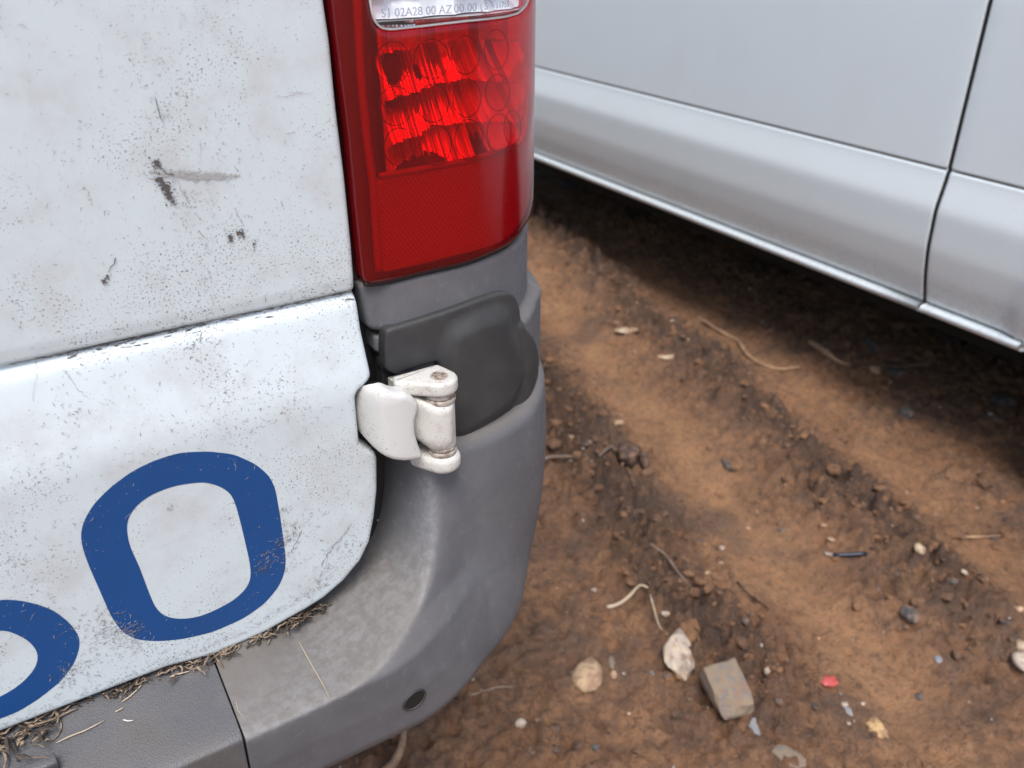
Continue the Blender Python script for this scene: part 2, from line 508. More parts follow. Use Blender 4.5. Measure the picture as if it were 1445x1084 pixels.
def stone_mat(name, a, b, sc=80, soil=True):
    q = mat(name, rough=.8); k = NT(q)
    k.color(k.mix(k.ramp(k.noise(45, 5, .7), .46, .62, 0, .7 if soil else 0), k.mix(k.ramp(k.noise(sc, 5, .65, .4), .4, .62), a, b), (.26, .15, .09))); k.bump(k.noise(sc * 4, 4), .5, .0015)
    return q
M['tan'] = stone_mat('tan_stone', (.52, .36, .22), (.36, .24, .15))
M['pale'] = stone_mat('pale_stone', (.58, .47, .35), (.40, .36, .33), 30)
M['cream'] = stone_mat('cream_stone', (.56, .45, .31), (.40, .28, .17))
M['yellow'] = stone_mat('yellow_lump', (.62, .42, .20), (.42, .27, .13), 160)
M['slate'] = stone_mat('blue_grey_shard', (.22, .235, .26), (.32, .30, .28), 40, False)
M['chunk'] = stone_mat('mottled_chunk', (.24, .18, .12), (.15, .145, .145), 40)
M['dark'] = stone_mat('dark_pebble', (.06, .065, .065), (.12, .10, .09), 60)
M['clod'] = stone_mat('dark_earth_clod', (.055, .035, .028), (.11, .07, .05), 60)
M['red'] = mat('red_plastic', (.48, .085, .075), .4)
M['navy'] = mat('navy_plastic', (.012, .018, .035), .35)
M['twig'] = stone_mat('dry_twig', (.30, .20, .13), (.18, .12, .085), 120)
M['root'] = stone_mat('tan_root', (.46, .30, .17), (.28, .18, .11), 60)
M['greytwig'] = stone_mat('grey_stem', (.24, .19, .155), (.13, .10, .085), 60)
M['litter'] = stone_mat('dead_leaf_litter', (.33, .25, .175), (.15, .105, .07), 90, False)
M['litter_d'] = stone_mat('dark_leaf_mould', (.05, .038, .03), (.10, .075, .055), 150, False)
M['straw'] = mat('pale_straw', (.50, .40, .28), .6)
M['whitebit'] = mat('pale_flake', (.70, .66, .58), .5)

# ------------------------------------------------------------ ground
def bandpos(x, y): return x - .25 * y
def clodmask(x, y):
    w = bandpos(x, y) + .05 * gnoise(x * 4, y * 4, 3)
    g = np.exp(-((w - .69) / .085) ** 2) * sstep(.35, .75, y) + .95 * np.exp(-((w - 1.17) / .085) ** 2) * sstep(.42, .65, y)
    return np.clip(g + .35 * np.maximum(0, gnoise(x * 6, y * 6, 8)), 0, 1)
def trackmask(x, y):
    w = bandpos(x, y) + .035 * gnoise(x * 5, y * 5, 5)
    return np.clip(np.exp(-((w - .93) / .07) ** 2) + .5 * np.exp(-((w - 1.36) / .09) ** 2), 0, 1) * (1 - .0 * x)
def ground_h(x, y):
    x, y = np.asarray(x, float), np.asarray(y, float)
    near = np.exp(-np.maximum(0, np.hypot(x - 1.2, y - 1.3) - 2.0) / 2.0)
    c, t = clodmask(x, y), trackmask(x, y)
    wx, wy = x + .02 * gnoise(x * 9, y * 9, 21), y + .02 * gnoise(x * 9, y * 9, 22)
    h = .020 * gnoise(x * 1.7, y * 1.7, 1) + .010 * gnoise(x * 6, y * 6, 2)
    b1 = 1 - np.abs(gnoise(wx * 16, wy * 13, 4)) * 2.2
    b2 = np.abs(gnoise(wx * 34, wy * 28, 6))
    b3 = np.abs(gnoise(x * 75, y * 70, 7))
    b5 = np.maximum(0, gnoise(wx * 28 + 9, wy * 24, 15) - .25)
    h = h - .030 * b5 * (1 - t * .8)
    b4 = np.abs(gnoise(wx * 50 + 3, wy * 46, 14))
    h = h + c * (.030 * (1 - b1) + .034 * b2 + .022 * b3 + .018 * b4) + (1 - t * .8) * (.012 * b2 + .008 * b3 + .006 * gnoise(x * 55, y * 50, 9)) - .018 * t
    h = h + .0016 * gnoise(x * 140, y * 140, 10)
    return h * near
def axis(lo, hi, f0, f1, fine, grow=1.25):
    a = list(np.arange(f0, f1, fine)); d, v = fine, a[-1]
    while v < hi: d *= grow; v += d; a.append(v)
    d, v = fine, a[0]
    while v > lo: d *= grow; v -= d; a.insert(0, v)
    return np.array(a)
gx, gy = axis(-80, 120, .12, 2.3, .0048, 1.3), axis(-80, 150, .28, 3.1, .0058, 1.3)
GX, GY = np.meshgrid(gx, gy)
GZ = ground_h(GX, GY)
nx_, ny_ = len(gx), len(gy)
me = bpy.data.meshes.new('ground')
me.vertices.add(nx_ * ny_)
me.vertices.foreach_set('co', np.stack([GX, GY, GZ], -1).astype(np.float32).ravel())
I = (np.arange(ny_ - 1)[:, None] * nx_ + np.arange(nx_ - 1)[None, :]).ravel()
Q = np.stack([I, I + 1, I + 1 + nx_, I + nx_], -1)
me.loops.add(Q.size); me.loops.foreach_set('vertex_index', Q.ravel().astype(np.int32))
me.polygons.add(len(Q)); me.polygons.foreach_set('loop_start', (np.arange(len(Q)) * 4).astype(np.int32))
me.update(calc_edges=True); me.validate()
for nm, fn in (('clod', clodmask), ('track', trackmask)):
    at = me.attributes.new(nm, 'FLOAT', 'POINT'); at.data.foreach_set('value', fn(GX, GY).astype(np.float32).ravel())
tag(link('ground', me, M['earth']), kind='structure')

def gp(x, y, lift=0.0):
    """pixel -> point on the uneven ground"""
    z = 0.0
    for _ in range(5):
        p = atZ(x, y, z); z = float(ground_h(p[0], p[1]))
    p[2] = z + lift
    return p

# ------------------------------------------------------------ near van
van = empty('parked_van', (0, 0.58, 0))
VO = np.array([0, 0.58, 0.0])
tag(van, 'dirty white van at the left, blue number on its rear door, grey bumper', 'van', 'vans parked side by side')
_surf = corner
def csurf(s, z, h): return corner(s, z, h) - VO       # children are in the van's own space

# --- right rear door
def door_h(s, z):
    s, z = np.asarray(s, float), np.asarray(z, float)
    up_ = np.where(z > .866, 1.0, 0.0)
    low = .003 + .0012 * sstep(.8655, .8600, z) + .0180 * np.clip((.865 - z) / .067, 0, 1)
    # rounded lower crease
    k = .862 - .064
    q = np.clip((z - (k - .012)) / .024, 0, 1)
    low = np.where((z > k - .012) & (z < k + .012), .003 + .0012 + .0180 - .0180 * .012 / .067 * q * q, low)
    groove = -.0046 * np.exp(-((z - .8655) / np.where(z > .8655, .0024, .0050)) ** 2) - .0012 * sstep(.880, .867, z) * (z > .864)
    h = np.where(z > .866, .003 + groove, low + groove)
    return h
def und(pts):
    o = []
    for x, y in pts:
        h = .003
        for _ in range(6): s_, z_ = un(x, y, h); h = float(door_h(s_, z_))
        o.append((s_, z_))
    return o
DE_up = und([(458, 0), (466.5, 58), (476, 155), (488, 252), (497.5, 349), (501, 396)])
DE_lo = und([(504, 425), (511, 468), (523, 522), (524.5, 530), (523.5, 536), (518, 543), (506, 553), (502.5, 562), (505, 592), (508.5, 626), (518, 634), (531, 640), (533.5, 648), (533.5, 693),
             (529.5, 731), (523, 765), (510, 792), (486, 821), (458, 845), (433, 861), (415, 871)])
BZ = .5985
door_out = [(.222, 1.75), (.222, 1.3), (.219, 1.10)] + DE_up + DE_lo + uns([(373, 892), (300, 924)], .02) + [(.03, BZ), (-.05, BZ), (-.1, BZ), (-.3, BZ), (-.55, BZ), (-.55, 1.75)]
dx = np.concatenate([np.arange(-.55, -.19, .02), np.arange(-.19, .235, .0024)])
dz = np.concatenate([np.arange(.585, .795, .0024), np.arange(.780, .810, .0016)[::1], np.arange(.812, .858, .003), np.arange(.858, .880, .0007), np.arange(.882, 1.1, .0035), np.arange(1.1, 1.75, .03)])
door = panel('rear_door', door_out, csurf, door_h, M['door'], van, step=.0024, edge=.0042, skirt=.024, sigma=.0011, xs=dx, zs=np.unique(dz), bstep=.0016)

# --- blue number on the door
N0_out = [(291,636),(329,640),(360,654),(380,671),(388,689),(395,729),(401,772),(403,790),(401,808),(393,827),(373,851),(343,872),(300,891),(257,901),(223,904),(193,902),(172,891),(157,870),(142,836),(124,795),(116,772),(113,753),(118,733),(132,710),(155,687),(186,664),(217,649),(252,638)]
N0_in = [(287,679),(310,685),(326,696),(333,714),(341,745),(352,793),(354,814),(348,829),(330,846),(300,862),(275,871),(249,873),(230,868),(219,857),(210,836),(197,801),(182,768),(178,745),(180,729),(194,710),(217,695),(248,684)]
N5_out = [(26,846),(51,851),(77,861),(99,879),(112,898),(112,913),(105,934),(86,960),(56,984),(26,1003),(0,1013)]
N5_in = [(0,982),(17,973),(34,960),(49,943),(54,928),(51,915),(39,902),(17,891),(0,887)]
dh = .0215
panel('number_decal', uns(N0_out, dh), csurf, lambda s, z: door_h(s, z) + .0003, M['blue'], door, step=.003, edge=0, skirt=0, sigma=.0042, holes=[uns(N0_in, dh)])
lx = un(0, 1013, dh); l2 = un(0, 982, dh); l3 = un(0, 887, dh); l4 = un(0, 846, dh)
bowl = uns(N5_out, dh) + [(lx[0] - .03, lx[1] - .001), (lx[0] - .06, lx[1] + .006), (lx[0] - .06, lx[1] + .026), (l2[0] - .03, l2[1] - .004)] + uns(N5_in, dh) + \
       [(l3[0] - .022, l3[1] - .004), (l3[0] - .03, l3[1] + .03), (l3[0] - .028, l3[1] + .075), (l3[0] + .045, l3[1] + .075), (l3[0] + .045, l3[1] + .095), (l3[0] - .05, l3[1] + .095)][:0] + \
       [(l3[0] - .03, l3[1] + .0005), (l3[0] - .03, l4[1] + .0005), (l4[0], l4[1] + .001)]
panel('number_decal', bowl, csurf, lambda s, z: door_h(s, z) + .0003, M['blue'], door, step=.003, edge=0, skirt=0, sigma=.0036)

# --- dirt on the door as thin irregular flakes lying on the paint
class Flakes:
    def __init__(s): s.v = []; s.f = []
    def ribbon(s, pts, w, lift=.0004):
        lift = lift + rng.uniform(0, .00025)
        P = np.array(pts); n_ = len(P); b = len(s.v)
        T = np.gradient(P, axis=0); T /= np.linalg.norm(T, axis=1)[:, None] + 1e-12
        N = np.stack([-T[:, 1], T[:, 0]], -1)
        W = w * (rng.uniform(.25, 1.0, n_)); W[0] = W[-1] = w * .1
        A, B = P + N * W[:, None] * .5, P - N * W[:, None] * .5
        for a, b_ in zip(A, B):
            for q in (a, b_): s.v.append((q[0], q[1], lift))
        s.f += [[b + 2 * i, b + 2 * i + 1, b + 2 * i + 3, b + 2 * i + 2] for i in range(n_ - 1)]
    def blob(s, c, r, lift=.0004, k=9, asp=1.0, ang=0.0, jag=(.45, 1.15)):
        lift = lift + rng.uniform(0, .00025)
        b = len(s.v); s.v.append((c[0], c[1], lift))
        for i in range(k):
            a = 2 * math.pi * i / k; q = r * rng.uniform(*jag)
            u, v = q * math.cos(a) * asp, q * math.sin(a)
            s.v.append((c[0] + u * math.cos(ang) - v * math.sin(ang), c[1] + u * math.sin(ang) + v * math.cos(ang), lift))
        s.f += [[b, b + 1 + i, b + 1 + (i + 1) % k] for i in range(k)]
    def twig(s, c, L, w, ang=None, lift=.0004, wig=.5):
        a = rng.uniform(0, math.pi) if ang is None else ang
        n_ = max(3, int(L / .0012)); p = np.array(c, float) - .5 * L * np.array([math.cos(a), math.sin(a)]); pts = [p.copy()]
        for _ in range(n_):
            a += rng.normal(0, wig); p = p + L / n_ * np.array([math.cos(a), math.sin(a)]); pts.append(p.copy())
        s.ribbon(pts, w, lift)
    def build(s, name, mt, parent, hf, extra=0.0):
        V = np.array(s.v)
        o = mesh(name, csurf(V[:, 0], V[:, 1], hf(V[:, 0], V[:, 1]) + V[:, 2] + extra), s.f, mt, parent, False)
        o['kind'] = 'stuff'; return o
fd, fp = Flakes(), Flakes()
def ok(p):
    return p[1] > BZ + .004 and p[0] < .213 and not (p[1] < .66 and p[0] > .15 + (p[1] - BZ) * .9)
for _ in range(6500):                                # general scatter
    p = (rng.uniform(-.17, .215), rng.uniform(.60, 1.1))
    if not ok(p): continue
    dn = gnoise(np.array(p[0] * 11), np.array(p[1] * 9), 31)
    if dn < rng.uniform(-.35, .5): continue
    if rng.random() < .62: (fd if rng.random() < .28 else fp).blob(p, rng.uniform(.00012, .00042), k=5, asp=rng.uniform(.8, 3.2), ang=rng.uniform(0, 3)); continue
    L = rng.exponential(.0014) + .0006
    (fd if rng.random() < .3 else fp).twig(p, min(L, .007), rng.uniform(.0002, .0005))
def cluster(px, py, rpx, nfl, L=.003, w=.0005, h=.003, ang=None, tgt=None, asp=(1, 1)):
    c = un(px, py, h)
    for _ in range(nfl):
        q = rng.normal(0, 1, 2) * rpx / 1800 * np.array(asp)
        p = (c[0] + q[0], c[1] + q[1])
        if ok(p): (tgt or (fd if rng.random() < .45 else fp)).twig(p, rng.uniform(.3, 1.2) * L, w * rng.uniform(.5, 1.2), None if ang is None else ang + rng.normal(0, .5))
def line_twig(pp, w, h=.003, tgt=None):
    (tgt or (fp if w < .0008 else fd)).ribbon(resample(uns(pp, h), .0012, False) + rng.normal(0, .0004, (len(resample(uns(pp, h), .0012, False)), 2)), w * .75)
# the worn spot with flaked paint and its grey smear
for (x, y, r, a) in ((219, 229, 4.5, 1), (223, 233, 4, 1), (225, 254, 5, 1), (230, 260, 6, 1), (234, 266, 6, 1), (237, 271, 5, 1), (240, 278, 4, 1), (243, 284, 3.5, 1), (337, 328, 4.5, 1), (341, 330, 4, 1), (324, 334, 3.5, 2), (325, 338, 3, 1), (358, 344, 2.5, 1), (147, 397, 3.5, 1), (152, 389, 2.5, 1)):
    c_ = un(x, y, .003)
    fd.blob(c_, r / 2300, k=16, asp=1.2, ang=-.8, jag=(.25, 1.3))
    for _ in range(int(4 + r * 2)):
        fd.blob((c_[0] + rng.normal(0, r / 2000), c_[1] + rng.normal(0, r / 2000)), rng.uniform(.0002, .0007), k=7, jag=(.3, 1.3))
for pp, w in (([(224, 234), (233, 243), (245, 247)], .0012), ([(210, 252), (222, 252)], .0009), ([(251, 250), (253, 265), (262, 276), (268, 287)], .0007), ([(330, 292), (337, 305), (342, 318)], .0007), ([(151, 385), (158, 374), (163, 362)], .0011), ([(282, 196), (282, 232)], .0003), ([(218, 135), (222, 150), (226, 168)], .0009), ([(229, 158), (230, 178)], .0007), ([(387, 136), (425, 133), (444, 129)], .0005), ([(405, 131), (428, 129)], .0006), ([(44, 560), (51, 520), (54, 512)], .0004), ([(90, 519), (103, 538), (121, 555)], .0005), ([(140, 103), (143, 95)], .0005)):
    line_twig(pp, w)
for args in ((222, 150, 7, 16), (240, 250, 10, 30), (255, 285, 10, 30), (258, 140, 7, 10), (282, 345, 10, 16), (283, 400, 6, 12), (30, 225, 12, 16), (100, 220, 12, 12), (115, 180, 8, 10), (200, 70, 18, 24), (245, 60, 20, 22), (275, 30, 16, 20), (12, 40, 12, 12), (410, 60, 12, 10), (20, 420, 10, 10), (330, 225, 20, 14), (170, 60, 30, 20), (90, 110, 30, 18), (360, 330, 20, 14)):
    cluster(*args, L=.0025, w=.0004)
for args in ((275, 485, 12, 40), (300, 483, 14, 30), (415, 432, 10, 26), (95, 590, 14, 24), (50, 675, 14, 30), (85, 655, 12, 16), (190, 635, 12, 20), (290, 600, 20, 30), (395, 570, 24, 40), (440, 580, 16, 22), (150, 560, 24, 26), (235, 520, 30, 24), (400, 540, 30, 20), (60, 760, 25, 30), (30, 800, 20, 26), (237, 714, 3, 10)):
    cluster(*args, L=.0032, w=.00045, h=.018)
for args in ((400, 760, 9, 60), (412, 745, 8, 50), (405, 785, 10, 40), (440, 735, 16, 40), (470, 790, 14, 40), (455, 820, 14, 40), (430, 840, 12, 26), (490, 770, 10, 26), (170, 890, 12, 60), (150, 870, 12, 50), (140, 895, 14, 50), (160, 905, 14, 50), (120, 930, 14, 50), (112, 880, 12, 40), (105, 950, 12, 40), (95, 955, 12, 36), (200, 905, 10, 30), (370, 800, 8, 46), (190, 888, 9, 50), (380, 785, 6, 30), (240, 930, 30, 24), (350, 890, 24, 24), (340, 650, 14, 18), (60, 850, 16, 20), (250, 632, 20, 14), (400, 720, 5, 16)):
    cluster(*args, L=.0042, w=.0005, h=.021, ang=.7)
for pp, w in (([(495, 737), (485, 752), (470, 768), (462, 780), (455, 790), (452, 797)], .0009), ([(480, 760), (462, 772), (458, 800)], .0006), ([(475, 795), (455, 808), (445, 818)], .0006), ([(425, 745), (416, 765), (408, 778)], .0008), ([(404, 708), (400, 722)], .0006)):
    line_twig(pp, w, .021)
# grime that has gathered in the pressed groove
for _ in range(1500):
    x = rng.uniform(-.14, .215); 
    if gnoise(np.array(x * 14), np.array(.3), 41) < rng.uniform(-.7, .3): continue
    (fd if rng.random() < .35 else fp).twig((x, .8664 + rng.normal(0, .0005) - (.0018 * abs(rng.normal()) if rng.random() < .15 else 0)), rng.uniform(.002, .008), rng.uniform(.0003, .0009), rng.normal(0, .06), .0003, .06)
# along the rolled bottom edge
for _ in range(420):
    x = rng.uniform(-.12, .16); fp.twig((x, BZ + .0045 + abs(rng.normal(0, .004)) + .25 * max(0, x - .09)), rng.uniform(.001, .004), .0004, rng.normal(0, .3), .0003)
fd.build('dirt_flecks', M['fleck'], door, door_h, .0005)
fp.build('dirt_flecks', M['fleck_pale'], door, door_h, .0003)
fs = Flakes()
sm = uns([(200, 242), (240, 240), (290, 243), (325, 245), (345, 248), (325, 253), (290, 254), (240, 250)], .003)
cc = np.mean(sm, 0); smp = resample(sm, .0018, True) + rng.normal(0, .0003, (len(resample(sm, .0018, True)), 2))
for _ in range(520):
    i = rng.integers(len(smp)); t_ = math.sqrt(rng.random()) * .95
    fs.twig(cc + (smp[i] - cc) * t_, rng.uniform(.001, .004), .0005, -.08, .0002)
fs.build('scuff_mark', M['scuff'], door, door_h, .0002)

# --- left rear door, mostly out of the picture, then the rest of the body
panel('rear_door', [(-.56, 1.75), (-.56, BZ), (-1.33, BZ), (-1.33, 1.75)], csurf, door_h, M['door'], van, step=.02, edge=.004, skirt=.024,
      xs=np.arange(-1.33, -.56, .04), zs=np.unique(np.concatenate([np.arange(.6, .78, .02), np.arange(.78, .88, .003), np.arange(.88, 1.75, .04)])), bstep=.01)
def bodybox(name, c, d, mt): 
    v, f = box(np.array(c) - VO, d); return mesh(name, v, f, mt, van, False)
bodybox('door_frame', (-.555, .80, 1.17), (1.72, .36, 1.30), M['black'])
panel('side_panel', [(.505, .66), (.505, 1.92), (4.3, 1.92), (4.3, .40), (1.70, .40), (1.6, .62), (1.42, .74), (1.1, .74), (.95, .66)], csurf, lambda s, z: 0 * s - .004 - .02 * np.clip(z - 1.2, 0, 9) ** 1.5, M['door'], van, step=.04, edge=.006, skirt=.02, bstep=.02)
panel('pillar', [(.232, 1.22), (.232, 1.92), (.50, 1.92), (.50, 1.22)], csurf, lambda s, z: 0 * s - .002 - .02 * np.clip(z - 1.2, 0, 9) ** 1.5, M['door'], van, step=.01, edge=.004, skirt=.02)
panel('door_window', [(-.45, 1.16), (-.45, 1.66), (.12, 1.66), (.12, 1.16)], csurf, lambda s, z: 0 * s + .006, M['glass'], door, step=.02, edge=.002, skirt=.006, sigma=.012, bstep=.004)
rf = []
for k in range(9):
    a = math.pi / 2 * k / 8
    rf.append((.38 - .14 * math.sin(a) * 0 - .12 * (1 - math.cos(a)), 1.93 + .12 * math.sin(a)))
rv, rfc = [], []
for (x, z) in [( .40, 1.78)] + rf + [(-1.3 - (.40 - .26) , 2.05)] + [(-1.49, 1.93), (-1.51, 1.78)]:
    for y in (.60, 4.6): rv.append((x, y - VO[1], z))
for i in range(len(rv) // 2 - 1): rfc.append([2 * i, 2 * i + 1, 2 * i + 3, 2 * i + 2])
mesh('roof', rv, rfc + [list(range(0, len(rv), 2))], M['door'], van)
bodybox('floor_pan', (-.55, 2.6, .55), (1.80, 3.6, .20), M['under'])
bodybox('cargo_wall', (-.55, 2.75, 1.25), (1.86, 3.5, 1.2), M['under'])

def wheel(parent, x, y, z, r, w, side, org):
    t = []
    prof = [(-w/2, r*.70), (-w/2, r*.93), (-w*.38, r), (w*.38, r), (w/2, r*.93), (w/2, r*.70)]
    N_ = 36; V = []; Fc = []
    for k in range(N_):
        a = 2 * math.pi * k / N_
        for (dx_, rr) in prof: V.append((x + dx_ - org[0], y + rr * math.cos(a) - org[1], z + rr * math.sin(a) - org[2]))
    m_ = len(prof)
    for k in range(N_):
        for j in range(m_):
            a, b = k * m_ + j, k * m_ + (j + 1) % m_; c_, d_ = ((k + 1) % N_) * m_ + (j + 1) % m_, ((k + 1) % N_) * m_ + j
            Fc.append([a, b, c_, d_])
    ty = mesh('wheel', V, Fc, M['tyre'], parent)
    V, Fc = [], []
    rp = [(side * w * .30, r * .70), (side * w * .42, r * .66), (side * w * .10, r * .60), (side * w * .15, r * .25), (side * w * .3, r * .18), (side * w * .3, 0.001)]
    for k in range(N_):
        a = 2 * math.pi * k / N_
        for (dx_, rr) in rp: V.append((x + dx_ - org[0], y + rr * math.cos(a) - org[1], z + rr * math.sin(a) - org[2]))
    m_ = len(rp)
    for k in range(N_):
        for j in range(m_ - 1):
            a, b = k * m_ + j, k * m_ + j + 1; c_, d_ = ((k + 1) % N_) * m_ + j + 1, ((k + 1) % N_) * m_ + j
            Fc.append([a, b, c_, d_])
    mesh('rim', V, Fc, M['rimsteel'], ty)
for xw in (.27, -1.38):
    wheel(van, xw, 1.40, .31, .33, .20, 1 if xw > 0 else -1, VO); wheel(van, xw, 4.3, .31, .33, .20, 1 if xw > 0 else -1, VO)

# --- black rubber and shadow gap between door and lamp
panel('gap_seal', [(.206, 1.25), (.206, .60), (.232, .62), (.262, .68), (.262, .84), (.240, .875), (.2335, .90), (.2335, 1.25)], csurf, lambda s, z: -.022 + .013 * np.exp(-((s - .2265) / .003) ** 2) * (z > .86), M['seal'], van, step=.002, edge=0, skirt=.02)

# --- grey trim below the lamp
trim_top = uns([(513, 408), (517, 403.5), (548, 401), (594, 389), (652, 376), (699, 360), (726, 347), (736, 340)], .006)
zt = trim_top[-1][1]
creaseA, creaseB = un(735, 470, .006), un(750, 432, .006)
def trim_h(s, z):
    h = .004 + 0 * s
    zc = .808 + (s - .36) * .10
    h = h + .009 * sstep(.0, .013, zc - z) * sstep(.345, .385, s)
    h = h + .005 * sstep(.0, .013, zc - z) * sstep(.412, .435, s)
    return h - .004 * sstep(.25, .236, s)
trim = panel('corner_trim', trim_top + [(.44, .884), (.52, .884), (.60, .884), (.60, .70), (.42, .70), (.28, .715), (.262, .74)] + uns([(548, 500), (545, 472), (536, 471.5), (528, 470), (523, 465), (519, 445), (515, 425)], .004), csurf, trim_h, M['grey'], van, step=.0022, edge=.0055, skirt=.02, sigma=.0013)
panel('trim_tab', uns([(528, 474), (547, 472), (549, 500), (536, 500), (529, 497)], -.004), csurf, lambda s, z: 0 * s - .003, M['grey'], van, step=.002, edge=.004, skirt=.015, sigma=.002)
v, f = merge([box(np.array([*corner(.2475, .790, -.013)]) - VO, (.018, .014, .062)), box(np.array([*corner(.2415, .799, -.006)]) - VO, (.010, .010, .006))])
mesh('latch_block', v, f, M['cover'], van, False)

# --- charcoal hinge cover
cov_out = uns([(546, 468.5), (549, 466.3), (553, 465), (587.5, 455), (632, 440.5), (676, 424), (705.5, 414), (720, 412.3), (730.6, 418), (736.5, 433), (739.5, 462.6), (750, 480), (755, 504), (754, 527.5), (747, 551), (732, 577), (711.5, 596), (682, 613), (652, 625), (630, 630), (622, 600), (622, 560)], .012) + uns([(620, 512), (614, 513.5), (587.5, 521.6), (562, 529.5), (555, 529), (546, 524), (544.5, 498)], .012)
bulge = resample(uns([(648, 508), (652, 480), (690, 462), (716, 455), (722, 480), (736, 500), (742, 535), (728, 563), (690, 592), (655, 614), (645, 600)], .020), .003, True, .004)
def cov_h(s, z):
    P = np.stack([np.ravel(s), np.ravel(z)], -1); d = -sdist(P, [bulge])
    hh = .0105 + .0068 * sstep(.0170, -.002, d).reshape(np.shape(s))
    return np.maximum(hh, trim_h(np.asarray(s, float), np.asarray(z, float)) + .0030 - .0050 * sstep(.412, .435, np.asarray(s, float)))
cover = panel('hinge_cover', cov_out, csurf, cov_h, M['cover'], van, step=.0022, edge=.0028, skirt=.010, sigma=.0018)

# --- bumper
def env(s, z):
    e = np.interp(z, [.44, .47, .50, .54, .58, .60, .64, .68, .71, .735, .77], [.070, .082, .092, .099, .102, .090, .067, .047, .032, .023, .018])
    sd_ = np.interp(z, [.44, .48, .52, .56, .60, .66, .72, .77], [-.018, .000, .012, .019, .023, .025, .022, .018])
    w = np.clip((s - np.interp(z, [.50, .60], [.205, .165])) / np.interp(z, [.50, .60], [.215, .18]), 0, 1); w = w * w * (3 - 2 * w)
    return e * (1 - w) + sd_ * w
ridge_px = [(604, 640, .018), (606, 684, .024), (611, 712, .034), (612, 750, .044), (609, 785, .055), (600, 822, .065), (578, 866, .075), (548, 911, .085), (505, 954, .094), (463, 988, .100), (404, 1017, .101), (344, 1044, .102)]
ridge = []
for x, y, h in ridge_px:
    for _ in range(8): s_, z_ = un(x, y, h); h = .5 * h + .5 * float(env(s_, z_))
    ridge.append((s_, z_))
rz = ridge[-1][1]
ridge = [(ridge[0][0], .80)] + ridge + [(-.1, rz), (-.3, rz), (-.7, rz), (-1.45, rz)]
ridge = resample(ridge, .004, False, .006)
inner = uns([(547, 640), (547, 693), (543, 731), (534, 768), (517, 800), (488, 831), (458, 853)], -.01)
inner = [(inner[0][0], .80)] + inner + [(.10, .603), (.06, .600), (0, .600), (-1.45, .600)]
inner = resample(inner, .004, False, .004)
def bump_raw(s, z):
    P = np.stack([s, z], -1)
    di, dr = pdist(P, inner, False), pdist(P, ridge, False)
    inR = inside(P, np.vstack([ridge, [(-1.45, 2)], [(ridge[0][0], 2)]]))
    inI = inside(P, np.vstack([inner, [(-1.45, 2)], [(inner[0][0], 2)]]))
    E = env(s, z)
    L = np.where(inI, -.060, -.022 + (E + .022) * di / (di + dr + 1e-6))
    return np.where(inR, L, E), dr
TS, TZ = np.arange(-.20, .60, .002), np.arange(.44, .80, .001)
_a, _b = np.meshgrid(TS, TZ)
_h, _d = bump_raw(_a.ravel(), _b.ravel()); TH_, TD_ = _h.reshape(_a.shape), _d.reshape(_a.shape)
def blur(A, sz, ss):
    for ax, sg in ((0, sz), (1, ss)):
        w = int(3 * sg) + 1; k = np.exp(-.5 * (np.arange(-w, w + 1) / sg) ** 2); k /= k.sum()
        A = np.apply_along_axis(lambda v: np.convolve(np.pad(v, w, mode='edge'), k, 'valid'), ax, A)
    return A
_w = sstep(.14, .21, _a) * sstep(.60, .64, _b); _w3 = sstep(.265, .30, _a)
_far = blur(TH_, 11, 7)
TH_ = blur(TH_, 2.0, 3.0) * (1 - _w) + blur(TH_, 4, 2.0) * _w
TH_ = TH_ * (1 - _w3) + _far * _w3
def table(T, s, z):
    u = np.clip((s - TS[0]) / .002, 0, len(TS) - 1.001); v_ = np.clip((z - TZ[0]) / .001, 0, len(TZ) - 1.001)
    i_, j_ = u.astype(int), v_.astype(int); fu, fv = u - i_, v_ - j_
    return (T[j_, i_] * (1 - fu) + T[j_, i_ + 1] * fu) * (1 - fv) + (T[j_ + 1, i_] * (1 - fu) + T[j_ + 1, i_ + 1] * fu) * fv
def bump_h(s, z):
    shp = np.shape(s); s, z = np.ravel(s).astype(float), np.ravel(z).astype(float)
    h = table(TH_, s, z)
    ztop = np.interp(s, [.25, .292, .328, .368, .40, .45, .6], [.715, .718, .717, .717, .722, .730, .730]) + .004
    q = np.clip((z - (ztop - .016)) / .016, 0, 1)
    h = h - (.016) * (1 - np.sqrt(np.maximum(0, 1 - q * q)))
    zb, zr = .455, .045
    q = np.clip((zb + zr - z) / zr, 0, 1)
    h = h - .05 * (1 - np.sqrt(np.maximum(0, 1 - q * q)))
    return h.reshape(shp)
ztl = [(.25, .7205), (.292, .7235), (.328, .7225), (.368, .7225), (.40, .7275), (.45, .7355), (.95, .7355)]
SEAM = .0632
bo = [(SEAM + .0007, .456), (SEAM + .0007, .606), (.10, .609), (.145, .612), (.178, .634), (.197, .662), (.205, .70), (.207, .742)] + [(.235, .735)] + ztl + [(.95, .60), (.90, .456)]
bx = np.concatenate([np.arange(SEAM, .47, .0024), np.arange(.475, .95, .012)])
bz_ = np.concatenate([np.arange(.456, .565, .0022), np.arange(.565, .612, .0009), np.arange(.612, .76, .0022)])
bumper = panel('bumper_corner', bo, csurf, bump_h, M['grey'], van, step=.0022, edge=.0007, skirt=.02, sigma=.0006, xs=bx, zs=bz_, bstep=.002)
bo2 = [(SEAM - .0007, .456), (SEAM - .0007, .606), (-.2, .606), (-1.3, .606), (-1.3, .456)]
bx2 = np.concatenate([np.arange(-1.3, -.16, .03), np.arange(-.16, SEAM, .003)])
